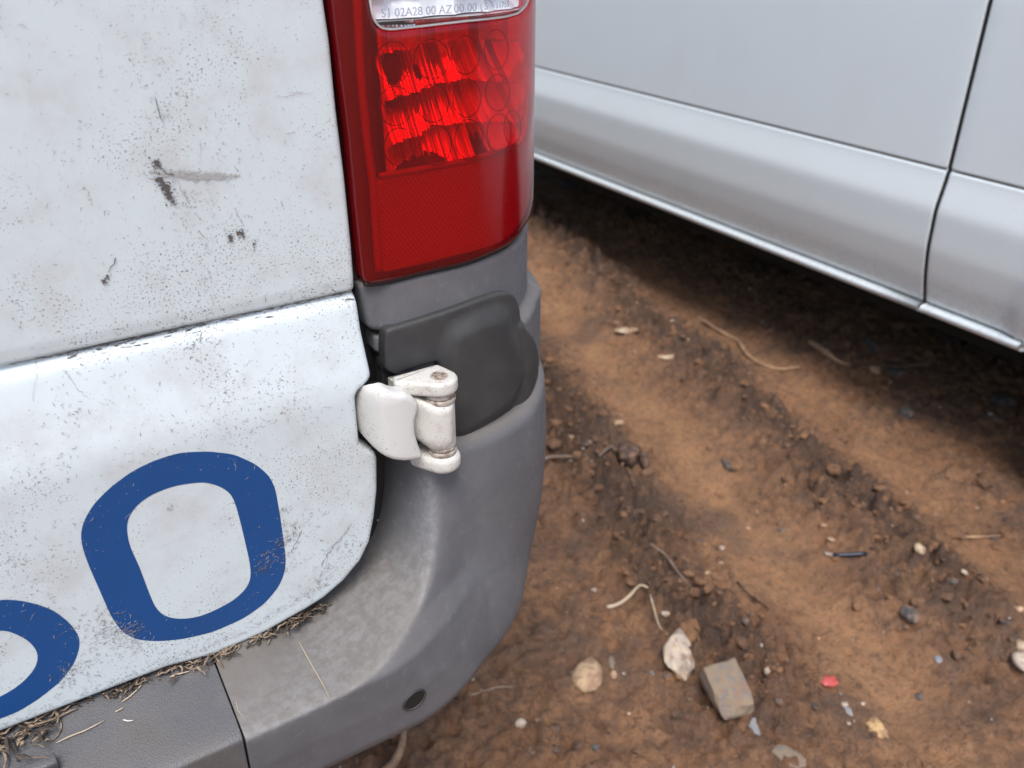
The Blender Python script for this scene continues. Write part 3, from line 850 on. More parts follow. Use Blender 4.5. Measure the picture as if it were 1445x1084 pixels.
step_pad = panel('bumper_step', bo2, csurf, lambda s, z: bump_h(s, z) - .0022, M['grain'], van, step=.0022, edge=.0012, skirt=.02, sigma=.0006, xs=bx2, zs=bz_, bstep=.002)
for o_ in (bumper, step_pad):                          # where the paint-grey skin is rubbed pale, with the ridge highlight put into its colour
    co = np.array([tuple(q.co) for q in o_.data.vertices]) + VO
    s_, q_ = inv(co); at = o_.data.attributes.new('wear_highlight', 'FLOAT', 'POINT')
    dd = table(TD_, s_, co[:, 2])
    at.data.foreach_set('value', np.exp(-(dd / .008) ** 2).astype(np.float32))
# ribbed tread block on the step
xe, ye = atZ(80, 1070, .592)[:2]
for k in range(4):
    yy = ye + .004 - k * .0125; sz_ = .592
    v, f = prism(resample([(-.6, yy), (xe, yy), (xe, yy - .0095), (-.6, yy - .0095)], .01, True), .585, .5945 - k * .0016, .0015, 2)
    mesh('tread_rib', np.array(v) - VO, f, M['grain'], step_pad)
# plug
ps, pz = un(585, 988, .097)
hp = float(bump_h(np.array([ps]), np.array([pz]))[0])
ps, pz = un(585, 988, hp)
def ringpts(r, n_=40): return [(ps + r * math.cos(2 * math.pi * k / n_), pz + r * math.sin(2 * math.pi * k / n_)) for k in range(n_ + 1)]
P = np.array(ringpts(.0105)); v, f = sweep(csurf(P[:, 0], P[:, 1], bump_h(P[:, 0], P[:, 1]) + .0002), .0012, 8)
plug = panel('bumper_plug', circ(ps, pz, .0100), csurf, lambda s, z: bump_h(s, z) + .0005, M['black'], van, step=.001, edge=.001, skirt=.003, sigma=0)
mesh('plug_ring', v, f, M['cover'], plug)

# --- hinge
PX, PY = atY(621.5, 569, .545)[:2]
hinge = empty('door_hinge', tuple(np.array([PX, PY, .75]) - VO)); hinge.parent = van
HO = np.array([PX, PY, .75])
def psurf(Yp): return lambda s, z, h: np.stack([s - HO[0], Yp - h - HO[1], z - HO[2]], -1)
zt_, zb_ = .7975, .785
def hull(P):
    P = sorted(map(tuple, P)); 
    def half(Q):
        o = []
        for p in Q:
            while len(o) > 1 and (o[-1][0] - o[-2][0]) * (p[1] - o[-2][1]) - (o[-1][1] - o[-2][1]) * (p[0] - o[-2][0]) <= 0: o.pop()
            o.append(p)
        return o[:-1]
    return half(P) + half(P[::-1])
pl = hull([tuple(atZ(x, y, zt_)[:2]) for x, y in ((553, 530), (555, 539), (560, 528), (617, 512.5), (626, 516))] + circ(PX, PY, .0145, 40))
pl = resample(pl, .0012, True, .0014)
v, f = prism(pl, zb_, zt_, .0034, 5)
mesh('upper_bracket', np.array(v) - HO, f, M['hinge'], hinge)
lw = resample([(PX + .0148 * math.cos(a), PY + .0148 * math.sin(a)) for a in np.linspace(.8, -math.pi * .85, 22)] + [(PX - .024, PY + .012), (PX - .020, PY + .024), (PX + .004, PY + .024)], .0012, True, .002)
v, f = prism(lw, .7120, .7275, .0058, 6)
mesh('lower_bracket', np.array(v) - HO, f, M['hinge'], hinge)
lp = atZ(556, 536, .79)
v, f = box((lp[0] + .004, lp[1] + .004, .7615), (.010, .012, .053))
mesh('bracket_leg', np.array(v) - HO, f, M['hinge'], hinge, False)
for (z0, z1, r) in ((.7805, .7852, .0118), (.7758, .7803, .0125), (.7316, .7352, .0112), (.7273, .7314, .0118)):
    v, f = prism(circ(PX, PY, r, 36), z0, z1, .0013, 3)
    mesh('washer', np.array(v) - HO, f, M['washer'], hinge)
v, f = prism(circ(PX, PY, .0066, 32), zt_ - .002, zt_ + .0006, .0005, 2)
bt = mesh('bolt', np.array(v) - HO, f, M['bolt'], hinge)
ang = np.linspace(0, 2 * math.pi, 41)
v, f = sweep([(PX + .0064 * math.cos(a), PY + .0064 * math.sin(a), zt_ + .0001) for a in ang], .0008, 6)
mesh('bolt_ring', np.array(v) - HO, f, M['washer'], bt)
v, f = prism(circ(PX, PY, .0026, 20), zt_ - .001, zt_ + .0012, .0005, 2)
mesh('bolt_socket', np.array(v) - HO, f, M['bolt'], bt)
# knuckle: rounded to the left, faceted on the right
KY = PY - .0140
v, f = prism(circ(PX, PY, .0114, 36), .7352, .7765, .0015, 3)
mesh('barrel', np.array(v) - HO, f, M['hinge'], hinge)
kn = [tuple(atY(x, y, KY)[[0, 2]]) for x, y in ((598, 573), (606, 575), (620, 577), (636, 572), (645, 566), (648, 575), (648.5, 600), (649, 626), (645, 638), (632, 644), (616, 643), (601, 634), (592, 620), (588, 604), (587, 592), (591, 580))]
panel('knuckle', kn, psurf(KY), lambda s, z: -.0065 * np.clip((s - PX - .001) / .013, 0, 1.2) - .011 * np.clip((PX - .003 - s) / .016, 0, 1.2) ** 2 - .004 * np.clip((.748 - z) / .014, 0, 1.3) ** 2, M['hinge'], hinge, step=.0011, edge=.0065, skirt=.018, sigma=.0012)
# arm on the door
AY = .5435
am = [tuple(atY(x, y, AY)[[0, 2]]) for x, y in ((523, 574), (526, 562), (532, 553), (540, 549), (545, 548), (553, 551), (561, 552), (569, 551), (580, 558), (588, 566), (587.5, 577), (582.5, 591), (583, 609), (588, 625), (595, 640), (591.5, 646), (567.5, 647), (552, 646), (540, 642), (534, 639), (526, 631), (522, 607), (522, 588))]
def arm_h(s, z):
    xl, xr = .206, .249
    u = (s - xl) / (xr - xl)
    h = .0045 * np.sin(np.clip(u, 0, 1) * math.pi) + .004 * u - .016 * sstep(.28, -.05, u)
    h = h - .010 * sstep(.214, .2035, s)
    return h - 14 * np.clip(z - .787, 0, 1) ** 2 - 10 * np.clip(.735 - z, 0, 1) ** 2
panel('arm', am, psurf(AY), arm_h, M['arm'], hinge, step=.0014, edge=.0042, skirt=.010, sigma=.0014)
v, f = box(np.array([.228, .582, .758]), (.016, .026, .026)); mesh('arm_root', np.array(v) - HO, f, M['arm'], hinge, False)
notch = panel('notch_seal', uns([(498, 545), (550, 545), (550, 640), (500, 636)], .0), csurf, lambda s, z: 0 * s + .001, M['black'], van, step=.004, edge=.001, skirt=.01)

# --- tail lamp
lamp = empty('tail_lamp', tuple(corner(.30, .87, 0) - VO)); lamp.parent = van
LO = corner(.30, .87, 0)
def lsurf(s, z, h): return corner(s, z, h) - LO
LH = .009
lo_l = uns([(470, 0), (484, 116), (494, 194), (503, 290), (512.5, 385), (514, 395), (518, 401), (526, 402.5), (548, 399), (594, 387), (652, 374), (699, 357), (722, 346)], LH)
zend = lo_l[-1][1]
lens_out = [(.235, 1.24), (.228, 1.2), (.2265, 1.10)] + lo_l + [(.400, .886), (.415, .893), (.47, .905), (.52, .912), (.53, 1.24)]
win = uns([(523, 1), (527, 22), (532, 34), (540, 40.5), (552, 42), (600, 37), (660, 30), (715, 24), (733, 19), (745, 8), (749, -6)], LH)
win_poly = [(.262, 1.21), (.259, 1.12)] + win + [(win[-1][0] + .002, 1.12), (win[-1][0] + .002, 1.21)]
panel('lens', lens_out, lsurf, lambda s, z: 0 * s + LH, M['lens_red'], lamp, step=.004, edge=.0045, skirt=.012, sigma=.0016, holes=[win_poly], bstep=.0018)
lensc = panel('clear_lens', np.array(win_poly), lsurf, lambda s, z: 0 * s + LH - .0004, M['lens_clear'], lamp, step=.004, edge=0, skirt=.006, sigma=.0012, bstep=.0018)
W = resample(win_poly, .0025, True, .0014)
W3 = lsurf(W[:, 0], W[:, 1], LH - .0012); W3 = np.vstack([W3, W3[:1]])
v, f = sweep(W3, .0009, 6); mesh('window_rim', v, f, M['rim'], lamp)
# housing walls and backing (dark red) with a raised strip
lensL = resample(lens_out, .0018, True, .0016)
panel('housing', np.array(lens_out), lsurf, lambda s, z: -.036 + .034 * sstep(.2500, .2485, s) - .034 * 0, M['dred'], lamp, step=.0035, edge=0, skirt=0, sigma=.0016, bstep=.002)
# the reflector: stepped bowls with upright flutes
RZ0 = un(640, 238, 0)[1]
r1 = uns([(527, 48), (700, 30)], -.01)
flute = rng.normal(0, 1, 400)
def refl_h(s, z):
    top, bot = 1.035, .937
    u = np.clip((top - z) / (top - bot), 0, 1)
    band = u * 3.2 + .14 * np.sin(s * 45)
    saw = band - np.floor(band)
    k = ((s - .24) * 420).astype(int) % 400
    fr = (s - .24) * 420 - np.floor((s - .24) * 420)
    h = -.022 + .018 * saw ** 1.3 + .0016 * np.abs(np.sin(fr * math.pi)) * (.6 + .5 * flute[k]) + .0036 * flute[(k // 3 * 7 + 13 * np.floor(band).astype(int)) % 400]
    h = h + .0045 * np.sin((s - .25) * 75 + 1.2 * np.floor(band))
    h = h + .020 * np.exp(-((s - .2505) / .005) ** 2) + .018 * sstep(.355, .385, s)
    return np.minimum(h, .0035)
ri = uns([(530, 52), (600, 44), (700, 30), (735, 25), (737, 100), (736, 160), (735, 212), (690, 224), (640, 233), (600, 238), (541, 250), (532, 150)], -.004)
zi_lo = [(p[0], p[1]) for p in ri]
panel('reflector', [(.2505, 1.050), (.30, 1.0505), (.372, 1.051), (.40, 1.05), (.41, .965), (.402, .955), (.36, .950), (.30, .9475), (.2505, .948)], lsurf, refl_h, M['chrome'], lamp, step=.0011, edge=0, skirt=0, sigma=.0008, smooth=False,
      xs=np.arange(.251, .412, .0006), zs=np.arange(.946, 1.052, .0016))
# clear section reflector above
def refl2_h(s, z):
    u = (s - .26) * 38; k = np.floor(u); fr = u - k
    w_ = (z - 1.05) * 55; kz = np.floor(w_); fz = w_ - kz
    return -.008 + .005 * np.abs(fr - .5) * 2 * (.4 + .5 * np.abs(np.sin(k * 2.3 + kz))) + (.010 + .006 * np.cos(k * 1.7 + kz * 2.1)) * (1 - fz) * .8
panel('reflector', [(.2505, 1.0545), (.402, 1.0545), (.402, 1.21), (.2505, 1.21)], lsurf, refl2_h, M['chrome_pale'], lamp, step=.0015, edge=0, skirt=0, sigma=.0005, smooth=False, xs=np.arange(.251, .403, .0015), zs=np.arange(1.0546, 1.21, .0025))
# shelf between the two, and the crescent at the foot of the bowl
S_ = np.linspace(.2505, .405, 40)
def shelf(z, h0, h1, nm, mt):
    A = lsurf(S_, z + 0 * S_, h0 + 0 * S_); B = lsurf(S_, z + 0 * S_, h1 + 0 * S_); n_ = len(S_)
    return mesh(nm, list(A) + list(B), [[i, i + 1, n_ + i + 1, n_ + i] for i in range(n_ - 1)], mt, lamp)
shelf(1.0535, -.034, LH - .0025, 'divider', M['chrome_pale'])
a_, b_ = S_, .9475 + .019 * (1 - ((S_ - .333) / .071) ** 2)
A = lsurf(S_, .9465 + 0 * S_, -.002 + 0 * S_); B = lsurf(S_, b_, -.018 + 0 * S_)
mesh('bowl_foot', list(A) + list(B), [[i, i + 1, len(S_) + i + 1, len(S_) + i] for i in range(len(S_) - 1)], M['dred'], lamp)
for (x, y, rx, rz_) in ((553, 97, .0072, .0125), (553, 140, .005, .006), (587, 112, .0042, .0105)):
    s_, z_ = un(x, y, -.012)
    V = []; Fc = []
    for i in range(9):
        for j in range(14):
            t1, t2 = math.pi * i / 8, 2 * math.pi * j / 14
            V.append(lsurf(s_ + rx * math.sin(t1) * math.cos(t2), z_ + rz_ * math.cos(t1), -.012 + .006 * math.sin(t1) * math.sin(t2)))
    for i in range(8):
        for j in range(14): Fc.append([i * 14 + j, i * 14 + (j + 1) % 14, (i + 1) * 14 + (j + 1) % 14, (i + 1) * 14 + j])
    mesh('bulb_holder', V, Fc, M['bulb'], lamp)
# moulded rings on the inside of the lens
rings = [(556, 88, 25, 29), (610, 84, 25, 28), (658, 78, 20, 27), (702, 70, 17, 28), (559, 150, 24, 28), (612, 146, 22, 27), (660, 139, 20, 27), (704, 131, 17, 26), (565, 208, 22, 27), (616, 205, 22, 28), (663, 197, 20, 28), (706, 188, 17, 27), (725, 180, 12, 24)]
for (x, y, a, b) in rings:
    P = np.array([un(x + a * math.cos(t), y + b * math.sin(t), LH) for t in np.linspace(0, 2 * math.pi, 33)])
    v, f = sweep(lsurf(P[:, 0], P[:, 1], LH - .0012), .0004, 4)
    mesh('lens_ring', v, f, M['dred'], lamp)
# reflex reflector
rx_out = uns([(529, 263), (545, 252), (600, 241), (660, 229), (705, 217), (731, 209)], LH) + [(.415, .9475), (.44, .949), (.44, .915), (.42, .902)] + uns([(728, 330), (716, 339), (690, 351), (652, 361), (600, 374), (560, 383), (543, 386), (537, 380)], LH)
panel('reflex_reflector', rx_out, lsurf, lambda s, z: 0 * s + LH - .0028, M['reflex'], lamp, step=.004, edge=.0008, skirt=.006, sigma=.0014, bstep=.002)
gk = resample([(p[0], p[1]) for p in lo_l[6:]] + [(.400, .886), (.415, .893)], .003, False, .003)
v, f = sweep(lsurf(gk[:, 0], gk[:, 1] - .0012, .0035 + 0 * gk[:, 0]), .0024, 6); mesh('gasket', v, f, M['black'], lamp)
# upright rib at the left of the lens
P = np.array([un(x, y, LH) for x, y in ((507, -10), (512, 100), (521, 200), (530, 262))] + [un(x, y, LH) for x, y in ((534, 330), (538, 384))])
P = resample(P, .004, False, .004)
v, f = sweep(lsurf(P[:, 0], P[:, 1], LH - .0042), .0030, 8); mesh('lens_rib', v, f, M['rib'], lamp)
P = np.array([un(x, y, LH) for x, y in ((538, 250), (600, 240), (660, 228), (705, 216), (733, 206))])
P = resample(P, .004, False, .003)
v, f = sweep(lsurf(P[:, 0], P[:, 1], LH - .0035), .0022, 8); mesh('lens_rib', v, f, M['rib'], lamp)
# moulded lettering in the clear lens
def lettering(txt, x, y, size, parent, mt, name='moulded_lettering'):
    cu = bpy.data.curves.new('t', 'FONT'); cu.body = txt; cu.size = size; cu.extrude = .00025; cu.resolution_u = 3
    o = bpy.data.objects.new('t', cu); COL.objects.link(o)
    bpy.context.view_layer.update()
    tm = bpy.data.meshes.new_from_object(o.evaluated_get(bpy.context.evaluated_depsgraph_get()))
    bpy.data.objects.remove(o)
    s0, z0 = un(x, y, LH)
    co = np.array([tuple(q.co) for q in tm.vertices])
    P = lsurf(s0 + co[:, 0], z0 + co[:, 1] , LH + .0003 + co[:, 2])
    for q, p in zip(tm.vertices, P): q.co = p
    tm.update(); tm.name = name
    return link(name, tm, mt, parent, False)
M['letter'] = lens('moulded_clear_plastic', (.72, .74, .78), .30)
lettering('S1 02A28 00 AZ', 538, 25, .0078, lensc, M['letter'])
lettering('00 00', 640, 18, .0078, lensc, M['letter'])
lettering('S', 683, 14, .0072, lensc, M['letter'])
lettering('11755', 699, 12, .0058, lensc, M['letter'])
P = np.array([un(687 + 8.5 * math.cos(t), 10 + 10 * math.sin(t), LH) for t in np.linspace(0, 2 * math.pi, 25)])
v, f = sweep(lsurf(P[:, 0], P[:, 1], LH + .0002), .00035, 4); mesh('moulded_circle', v, f, M['letter'], lensc)

# ------------------------------------------------------------ far van
XO = 1.69
van2 = empty('parked_van', (XO + .95, 2.0, 0))
tag(van2, 'clean glossy white van parked alongside, its lower side panels and pressed sill in view', 'van', 'vans parked side by side')
V2 = np.array([XO + .95, 2.0, 0.0])
zk = [.20, .315, .3285, .3305, .334, .342, .3475, .3495, .352, .37, .42, .48, .53, .562, .570, .576, .638, .643, .6465, .649, .6515, .656, .97, 1.5, 1.95]
ok_ = [-.06, -.034, -.0260, -.0175, -.0120, -.0092, -.0125, -.0270, -.0270, -.0205, -.0045, .0085, .0115, .0135, .0135, .0120, .0005, -.0003, -.002, -.0050, -.0020, .0, -.002, -.03, -.09]
_z = np.arange(.19, 1.96, .0005); _o = np.interp(_z, zk, ok_)
_k = np.exp(-.5 * (np.arange(-60, 61) / 20.) ** 2); _k /= _k.sum()
_base = np.convolve(np.pad(np.interp(_z, [a for a in zk if not .640 < a < .655 and a > .349 or a < .3] , [b for a, b in zip(zk, ok_) if not .640 < a < .655 and a > .349 or a < .3]), 60, mode='edge'), _k, 'valid')
def sm_h(z):
    return np.interp(z, _z, _base) - .0050 * np.exp(-((z - .6485) / .0028) ** 2)
def side_h(y, z):
    y, z = np.asarray(y, float), np.asarray(z, float)
    h = sm_h(z)
    r = np.hypot(y - .45, z - .33)
    fl = sstep(.425, .375, r) * sstep(1.2, .5, y * 0 + .9)
    return h + .024 * fl * (z > 0)
def ssurf(s, z, h): return np.stack([XO - h + 0 * s, s + 0 * z, z + 0 * s], -1) - V2
GAP = 1.045
g = .0052
zz2 = np.unique(np.concatenate([np.arange(.34, .66, .006), np.array(zk), np.arange(.66, 1.95, .05), np.linspace(.636, .657, 22), np.linspace(.555, .580, 9), np.linspace(.349, .375, 8)]))
panel('side_panel', [(GAP + g, .3535), (GAP + g, 1.95), (4.6, 1.95), (4.6, .3535)], ssurf, side_h, M['clean'], van2, step=.006, edge=.0012, skirt=.02, xs=np.concatenate([np.arange(GAP, 1.4, .012), np.arange(1.4, 4.6, .05)]), zs=zz2, bstep=.004)
arch = [(.45 + .36 * math.cos(a), .33 + .36 * math.sin(a)) for a in np.linspace(.03, math.pi * .97, 60)]
panel('side_panel', [(GAP - g, 1.95), (GAP - g, .3535), (.81, .3535)] + arch + [(.09, .34), (-.62, .34), (-.66, .6), (-.68, 1.95)], ssurf, side_h, M['clean'], van2, step=.006, edge=.0012, skirt=.03, xs=np.concatenate([np.arange(-.66, .5, .04), np.arange(.5, GAP, .008)]), zs=zz2, bstep=.004)
zs3 = np.array([.3305, .332, .334, .337, .340, .343, .346, .3485])
zs3 = np.array([.3262, .3268, .3285, .3305, .3325, .3345, .337, .3395, .342, .3445, .347, .3486, .3493, .3493])
hs3 = np.interp(zs3, zk, ok_); hs3[-1] = -.05; hs3[0] = -.06
for (a0, a1) in ((GAP + g * .6, 4.6), (.812, GAP - g * .6)):
    ya = np.linspace(a0, a1, 30); n_ = len(ya); V = []
    for z, h in zip(zs3, hs3): V += list(ssurf(ya, z + 0 * ya, h + 0 * ya))
    fc = [[r_ * n_ + i, (r_ + 1) * n_ + i, (r_ + 1) * n_ + i + 1, r_ * n_ + i + 1] for r_ in range(len(zs3) - 1) for i in range(n_ - 1)]
    fc += [[r_ * n_ for r_ in range(len(zs3))], [r_ * n_ + n_ - 1 for r_ in range(len(zs3))][::-1]]
    mesh('sill', V, fc, M['clean'], van2)
panel('gap_seal', [(GAP - .012, .33), (GAP - .012, 1.95), (GAP + .012, 1.95), (GAP + .012, .33)], ssurf, lambda s, z: sm_h(z) - .0030, M['black'], van2, step=.006, edge=0, skirt=0, xs=[GAP], zs=zz2, bstep=.006)
M['crease_dark'] = mat('dark_in_crease', (.10, .095, .09), .9)  # groove dirt; the same dark strip also darkens the sill seam
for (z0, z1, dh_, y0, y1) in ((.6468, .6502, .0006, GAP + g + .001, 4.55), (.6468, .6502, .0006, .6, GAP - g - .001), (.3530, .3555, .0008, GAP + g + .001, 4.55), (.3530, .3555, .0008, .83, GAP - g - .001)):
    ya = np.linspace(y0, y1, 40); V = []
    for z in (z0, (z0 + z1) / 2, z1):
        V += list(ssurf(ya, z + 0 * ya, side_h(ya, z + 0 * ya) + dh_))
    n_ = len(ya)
    mesh('crease_line', V, [[r_ * n_ + i, r_ * n_ + i + 1, (r_ + 1) * n_ + i + 1, (r_ + 1) * n_ + i] for r_ in (0, 1) for i in range(n_ - 1)], M['crease_dark'], van2)
def vb(name, c, d, mt):
    v, f = box(np.array(c) - V2, d); return mesh(name, v, f, mt, van2, False)
vb('floor_pan', (XO + .97, 2.15, .405), (1.84, 4.7, .16), M['under'])
vb('underbody_blocker', (XO + 1.00, 2.15, .28), (1.60, 2.7, .12), M['under'])  # unseen low box, added to deepen the shade beneath the van
vb('cargo_wall', (XO + .97, 2.6, 1.2), (1.80, 3.9, 1.40), M['under'])
vb('cargo_wall', (XO + .97, -.03, 1.32), (1.80, 1.2, 1.14), M['under'])
vb('roof', (XO + .97, 2.15, 1.97), (1.80, 4.9, .08), M['clean'])
vb('side_panel', (XO + 1.92, 2.15, 1.15), (.03, 4.9, 1.60), M['clean'])
for xw in (XO + .16, XO + 1.78):
    wheel(van2, xw, .45, .325, .325, .22, -1 if xw < XO + 1 else 1, V2); wheel(van2, xw, 3.9, .325, .325, .22, -1 if xw < XO + 1 else 1, V2)

# ------------------------------------------------------------ stones, twigs and scraps on the ground
def rock_mesh(name, sx, sy, sz, mt, seed, sub=2, rough=.28, flat=False, blocky=0.0):
    r = np.random.default_rng(seed)
    bm = bmesh.new(); bmesh.ops.create_icosphere(bm, subdivisions=sub, radius=1)
    dirs = r.normal(size=(9, 3)); dirs /= np.linalg.norm(dirs, axis=1)[:, None]; lim = r.uniform(.62, .92, 9)
    for v_ in bm.verts:
        p = np.array(v_.co)
        if blocky: p = np.sign(p) * np.abs(p) ** (1 - blocky); p /= max(.8, np.max(np.abs(p)))
        for d_, l_ in zip(dirs, lim):
            q = p @ d_
            if q > l_: p = p - d_ * (q - l_) * .85
        p = p * (1 + rough * .35 * float(gnoise(np.array(p[0] * 1.7 + seed), np.array(p[1] * 1.7 + p[2] * 1.3), seed)))
        v_.co = p * np.array([sx, sy, sz])
    me_ = bpy.data.meshes.new(name); bm.to_mesh(me_); bm.free()
    me_.materials.append(mt)
    return me_
def stone(name, x, y, wpx, hpx, mt, label, cat, seed, ht=.5, rot=0.0, sink=.40, **kw):
    p = gp(x, y); depth = float((p - CAM) @ FW); k = F / depth
    sx_ = wpx / k / 2; sy_ = hpx / k / 2 / .62; sz_ = ht * min(sx_, sy_)
    me_ = rock_mesh(name, sx_, sy_, sz_, mt, seed, **kw)
    o = bpy.data.objects.new(name, me_); COL.objects.link(o)
    me_.polygons.foreach_set('use_smooth', [seed % 2 == 0] * len(me_.polygons))
    o.location = (p[0], p[1], p[2] + sz_ * (1 - 2 * sink)); o.rotation_euler = (0, 0, -HEAD + rot)
    tag(o, label, cat, 'stones and scraps lying on the muddy ground'); return o
stone('stone', 827, 953, 46, 42, M['tan'], 'lumpy tan stone lying left of the pale triangular stone', 'stone', 2, .6, sub=3)
stone('stone', 955, 937, 44, 56, M['pale'], 'pale triangular stone with a grey foot, above the square chunk', 'stone', 5, .95, sink=.30, sub=3, rough=.4)
stone('concrete_chunk', 1018, 998, 52, 50, M['chunk'], 'square flat chunk mottled brown and blue-grey', 'chunk', 9, .85, .28, sink=.30, sub=3, blocky=.5)
stone('plastic_fragment', 1170, 961, 30, 14, M['red'], 'small bright red plastic fragment on the mud', 'fragment', 13, .4)
stone('stone_shard', 1194, 1000, 17, 34, M['slate'], 'narrow upright blue-grey shard just below the red fragment', 'shard', 15, .35, blocky=.5)
stone('stone', 1236, 1031, 25, 28, M['yellow'], 'knobbly bright yellow lump near the bottom edge', 'lump', 16, .7, sub=3, rough=1.2)
stone('stone', 1440, 943, 28, 26, M['pale'], 'rounded pale stone at the right edge, lower of two', 'stone', 18, .7)
stone('stone', 1443, 915, 22, 22, M['cream'], 'rounded cream stone at the right edge, upper of two', 'stone', 20, .7)
stone('pebble', 1386, 817, 15, 15, M['cream'], 'round cream pebble on smooth earth at the right', 'pebble', 22, .8)
stone('pebble', 1292, 795, 16, 15, M['cream'], 'round yellowish pebble between the navy tube and the cream pebble', 'pebble', 24, .8)
stone('pebble', 1275, 735, 11, 10, M['whitebit'], 'small whitish pebble above and right of the navy tube', 'pebble', 26, .8)
stone('stone_shard', 1062, 1033, 22, 34, M['slate'], 'blue-grey shard touching the lower right of the square chunk', 'shard', 27, .3, -.5, blocky=.4)
stone('stone_shard', 1112, 1071, 50, 22, M['chunk'], 'long grey-tan flat shard at the bottom edge', 'shard', 29, .3, -.5)
stone('stone', 1228, 490, 34, 36, M['slate'], 'flat grey stone in the shade under the far van sill', 'stone', 31, .3, blocky=.5)
stone('stone', 1236, 522, 20, 12, M['tan'], 'small tan stone in the shade below the flat grey one', 'stone', 32, .5)
stone('stone', 1266, 527, 32, 18, M['dark'], 'oval dull grey stone in the shade beside the small tan one', 'stone', 34, .5, -.4)
stone('stone', 885, 467, 38, 12, M['cream'], 'pale flat stone on the earth near the far van shadow, left one', 'stone', 35, .3)
stone('stone', 948, 493, 40, 10, M['cream'], 'thin pale flat stone a little right of the left flat one', 'stone', 37, .3)
stone('pebble', 1027, 657, 14, 24, M['dark'], 'dark greenish oval pebble on the pale wheel track', 'pebble', 38, .5, .3)
stone('stone', 863, 936, 12, 18, M['chunk'], 'small brownish stone right of the lumpy tan stone', 'pebble', 40, .6)
stone('pebble', 735, 1022, 17, 13, M['pale'], 'pale pebble on brown earth just right of the bumper', 'pebble', 42, .6)
stone('pebble', 866, 952, 12, 12, M['tan'], 'tiny tan pebble touching the lumpy tan stone', 'pebble', 44, .7)
stone('pebble', 1323, 932, 13, 10, M['slate'], 'tiny blue-grey pebble on the bare earth at the lower right', 'pebble', 46, .6)
stone('stone', 1284, 868, 26, 22, M['dark'], 'dark bluish stone half sunk among brown clods', 'stone', 47, .6)
stone('pebble', 921, 949, 26, 14, M['slate'], 'flat grey-green pebble left of the pale triangular stone', 'pebble', 50, .3)
stone('stone', 1277, 583, 22, 20, M['dark'], 'small black stone at the edge of the far van shadow', 'stone', 51, .7)
stone('stone', 1415, 568, 42, 24, M['dark'], 'broad dark stone in the deep shade near the far wheel arch', 'stone', 54, .4)
stone('stone', 1411, 592, 28, 16, M['chunk'], 'small brown stone in the shade below the broad dark stone', 'stone', 56, .4)
stone('pebble', 1361, 808, 9, 9, M['pale'], 'small pale pebble left of the round cream pebble', 'pebble', 58, .7)
stone('pebble', 1088, 940, 16, 14, M['pale'], 'speckled grey-white pebble above the square chunk', 'pebble', 60, .6)
stone('earth_clod', 886, 648, 44, 26, M['clod'], 'black lump of wet earth under the bent grey stem', 'clod', 62, .8, rough=1.2, sub=3)
stone('earth_clod', 908, 655, 16, 30, M['clod'], 'narrow black lump right of the bent grey stem', 'clod', 64, .6, rough=1.2)

def stick(name, pts, r, mt, label, cat, lift=None, taper=.5, sides=7):
    P = np.array([gp(x, y, (lift or 0) + r * .6) for x, y in pts])
    P = resample(P, .008, False, .006)
    R_ = r * np.interp(np.linspace(0, 1, len(P)), [0, .5, 1], [1, .9, taper]) * rng.uniform(.88, 1.12, len(P))
    o0 = P[len(P) // 2].copy(); o0[2] = P[:, 2].min() - r
    v, f = sweep(P - o0, R_, sides)
    o = mesh(name, v, f, mt); o.location = o0
    return tag(o, label, cat, 'twigs and stems lying on the ground')
stick('bent_stem', [(750, 662), (775, 655), (805, 647), (835, 640), (862, 641), (880, 650), (889, 668), (894, 695)], .0034, M['greytwig'], 'bent grey stem arching out from behind the bumper', 'stem', .010)
stick('root', [(985, 450), (1015, 470), (1042, 486), (1052, 502), (1072, 517), (1100, 524), (1128, 521)], .0062, M['root'], 'wavy tan root lying at the edge of the far van shadow', 'root', .003)
stick('bark_strip', [(1143, 482), (1160, 498), (1180, 512), (1200, 518)], .010, M['root'], 'short thick brown bark strip in the shade under the far van', 'bark', .0)
stick('twig', [(1225, 520), (1260, 518), (1310, 517)], .004, M['twig'], 'straight brown twig in the shade behind the oval grey stone', 'twig', .002)
stick('twig', [(856, 860), (872, 857), (888, 850), (902, 843), (914, 833)], .0036, M['straw'], 'short curved pale twig left of the middle', 'twig', .003)
stick('twig', [(1141, 678), (1160, 692), (1180, 704), (1198, 712)], .0022, M['clod'], 'thin dark twig lying along the purple-brown clods', 'twig', .003)
stick('twig', [(918, 758), (938, 785), (958, 810), (978, 835)], .0026, M['greytwig'], 'long thin grey twig pointing down right from the bent stem', 'twig', .004)
stick('twig', [(1040, 826), (1060, 842), (1085, 862)], .0022, M['clod'], 'short dark twig on the edge of the orange track', 'twig', .003)
stick('twig', [(1346, 755), (1365, 761), (1388, 761), (1412, 758)], .0030, M['root'], 'pale curved twig on the smooth earth at the right', 'twig', .001)
stick('twig', [(752, 620), (775, 622), (800, 618)], .004, M['root'], 'short tan twig poking out beside the bumper', 'twig', .003)
stick('twig', [(1250, 690), (1253, 705), (1256, 722)], .0014, M['straw'], 'tiny upright straw above the whitish pebble', 'straw', .002)
stick('grass_stem', [(640, 985), (672, 976), (700, 972), (722, 971)], .0009, M['straw'], 'fine dry stem bowed along the ground beside the bumper', 'stem', .004)
stick('twig', [(915, 866), (930, 888), (942, 900)], .0014, M['straw'], 'tiny pale straw above the pale triangular stone', 'straw', .003)
stick('curved_strip', [(566, 1015), (570, 1040), (566, 1062), (556, 1084), (540, 1100)], .0075, M['root'], 'curved tan strip on the ground under the bumper corner', 'strip', .004, taper=.9)
pn = empty('plastic_tube', tuple(gp(1196, 787, .004)))
tag(pn, 'thin navy plastic tube with a pale end lying on the mud', 'tube')
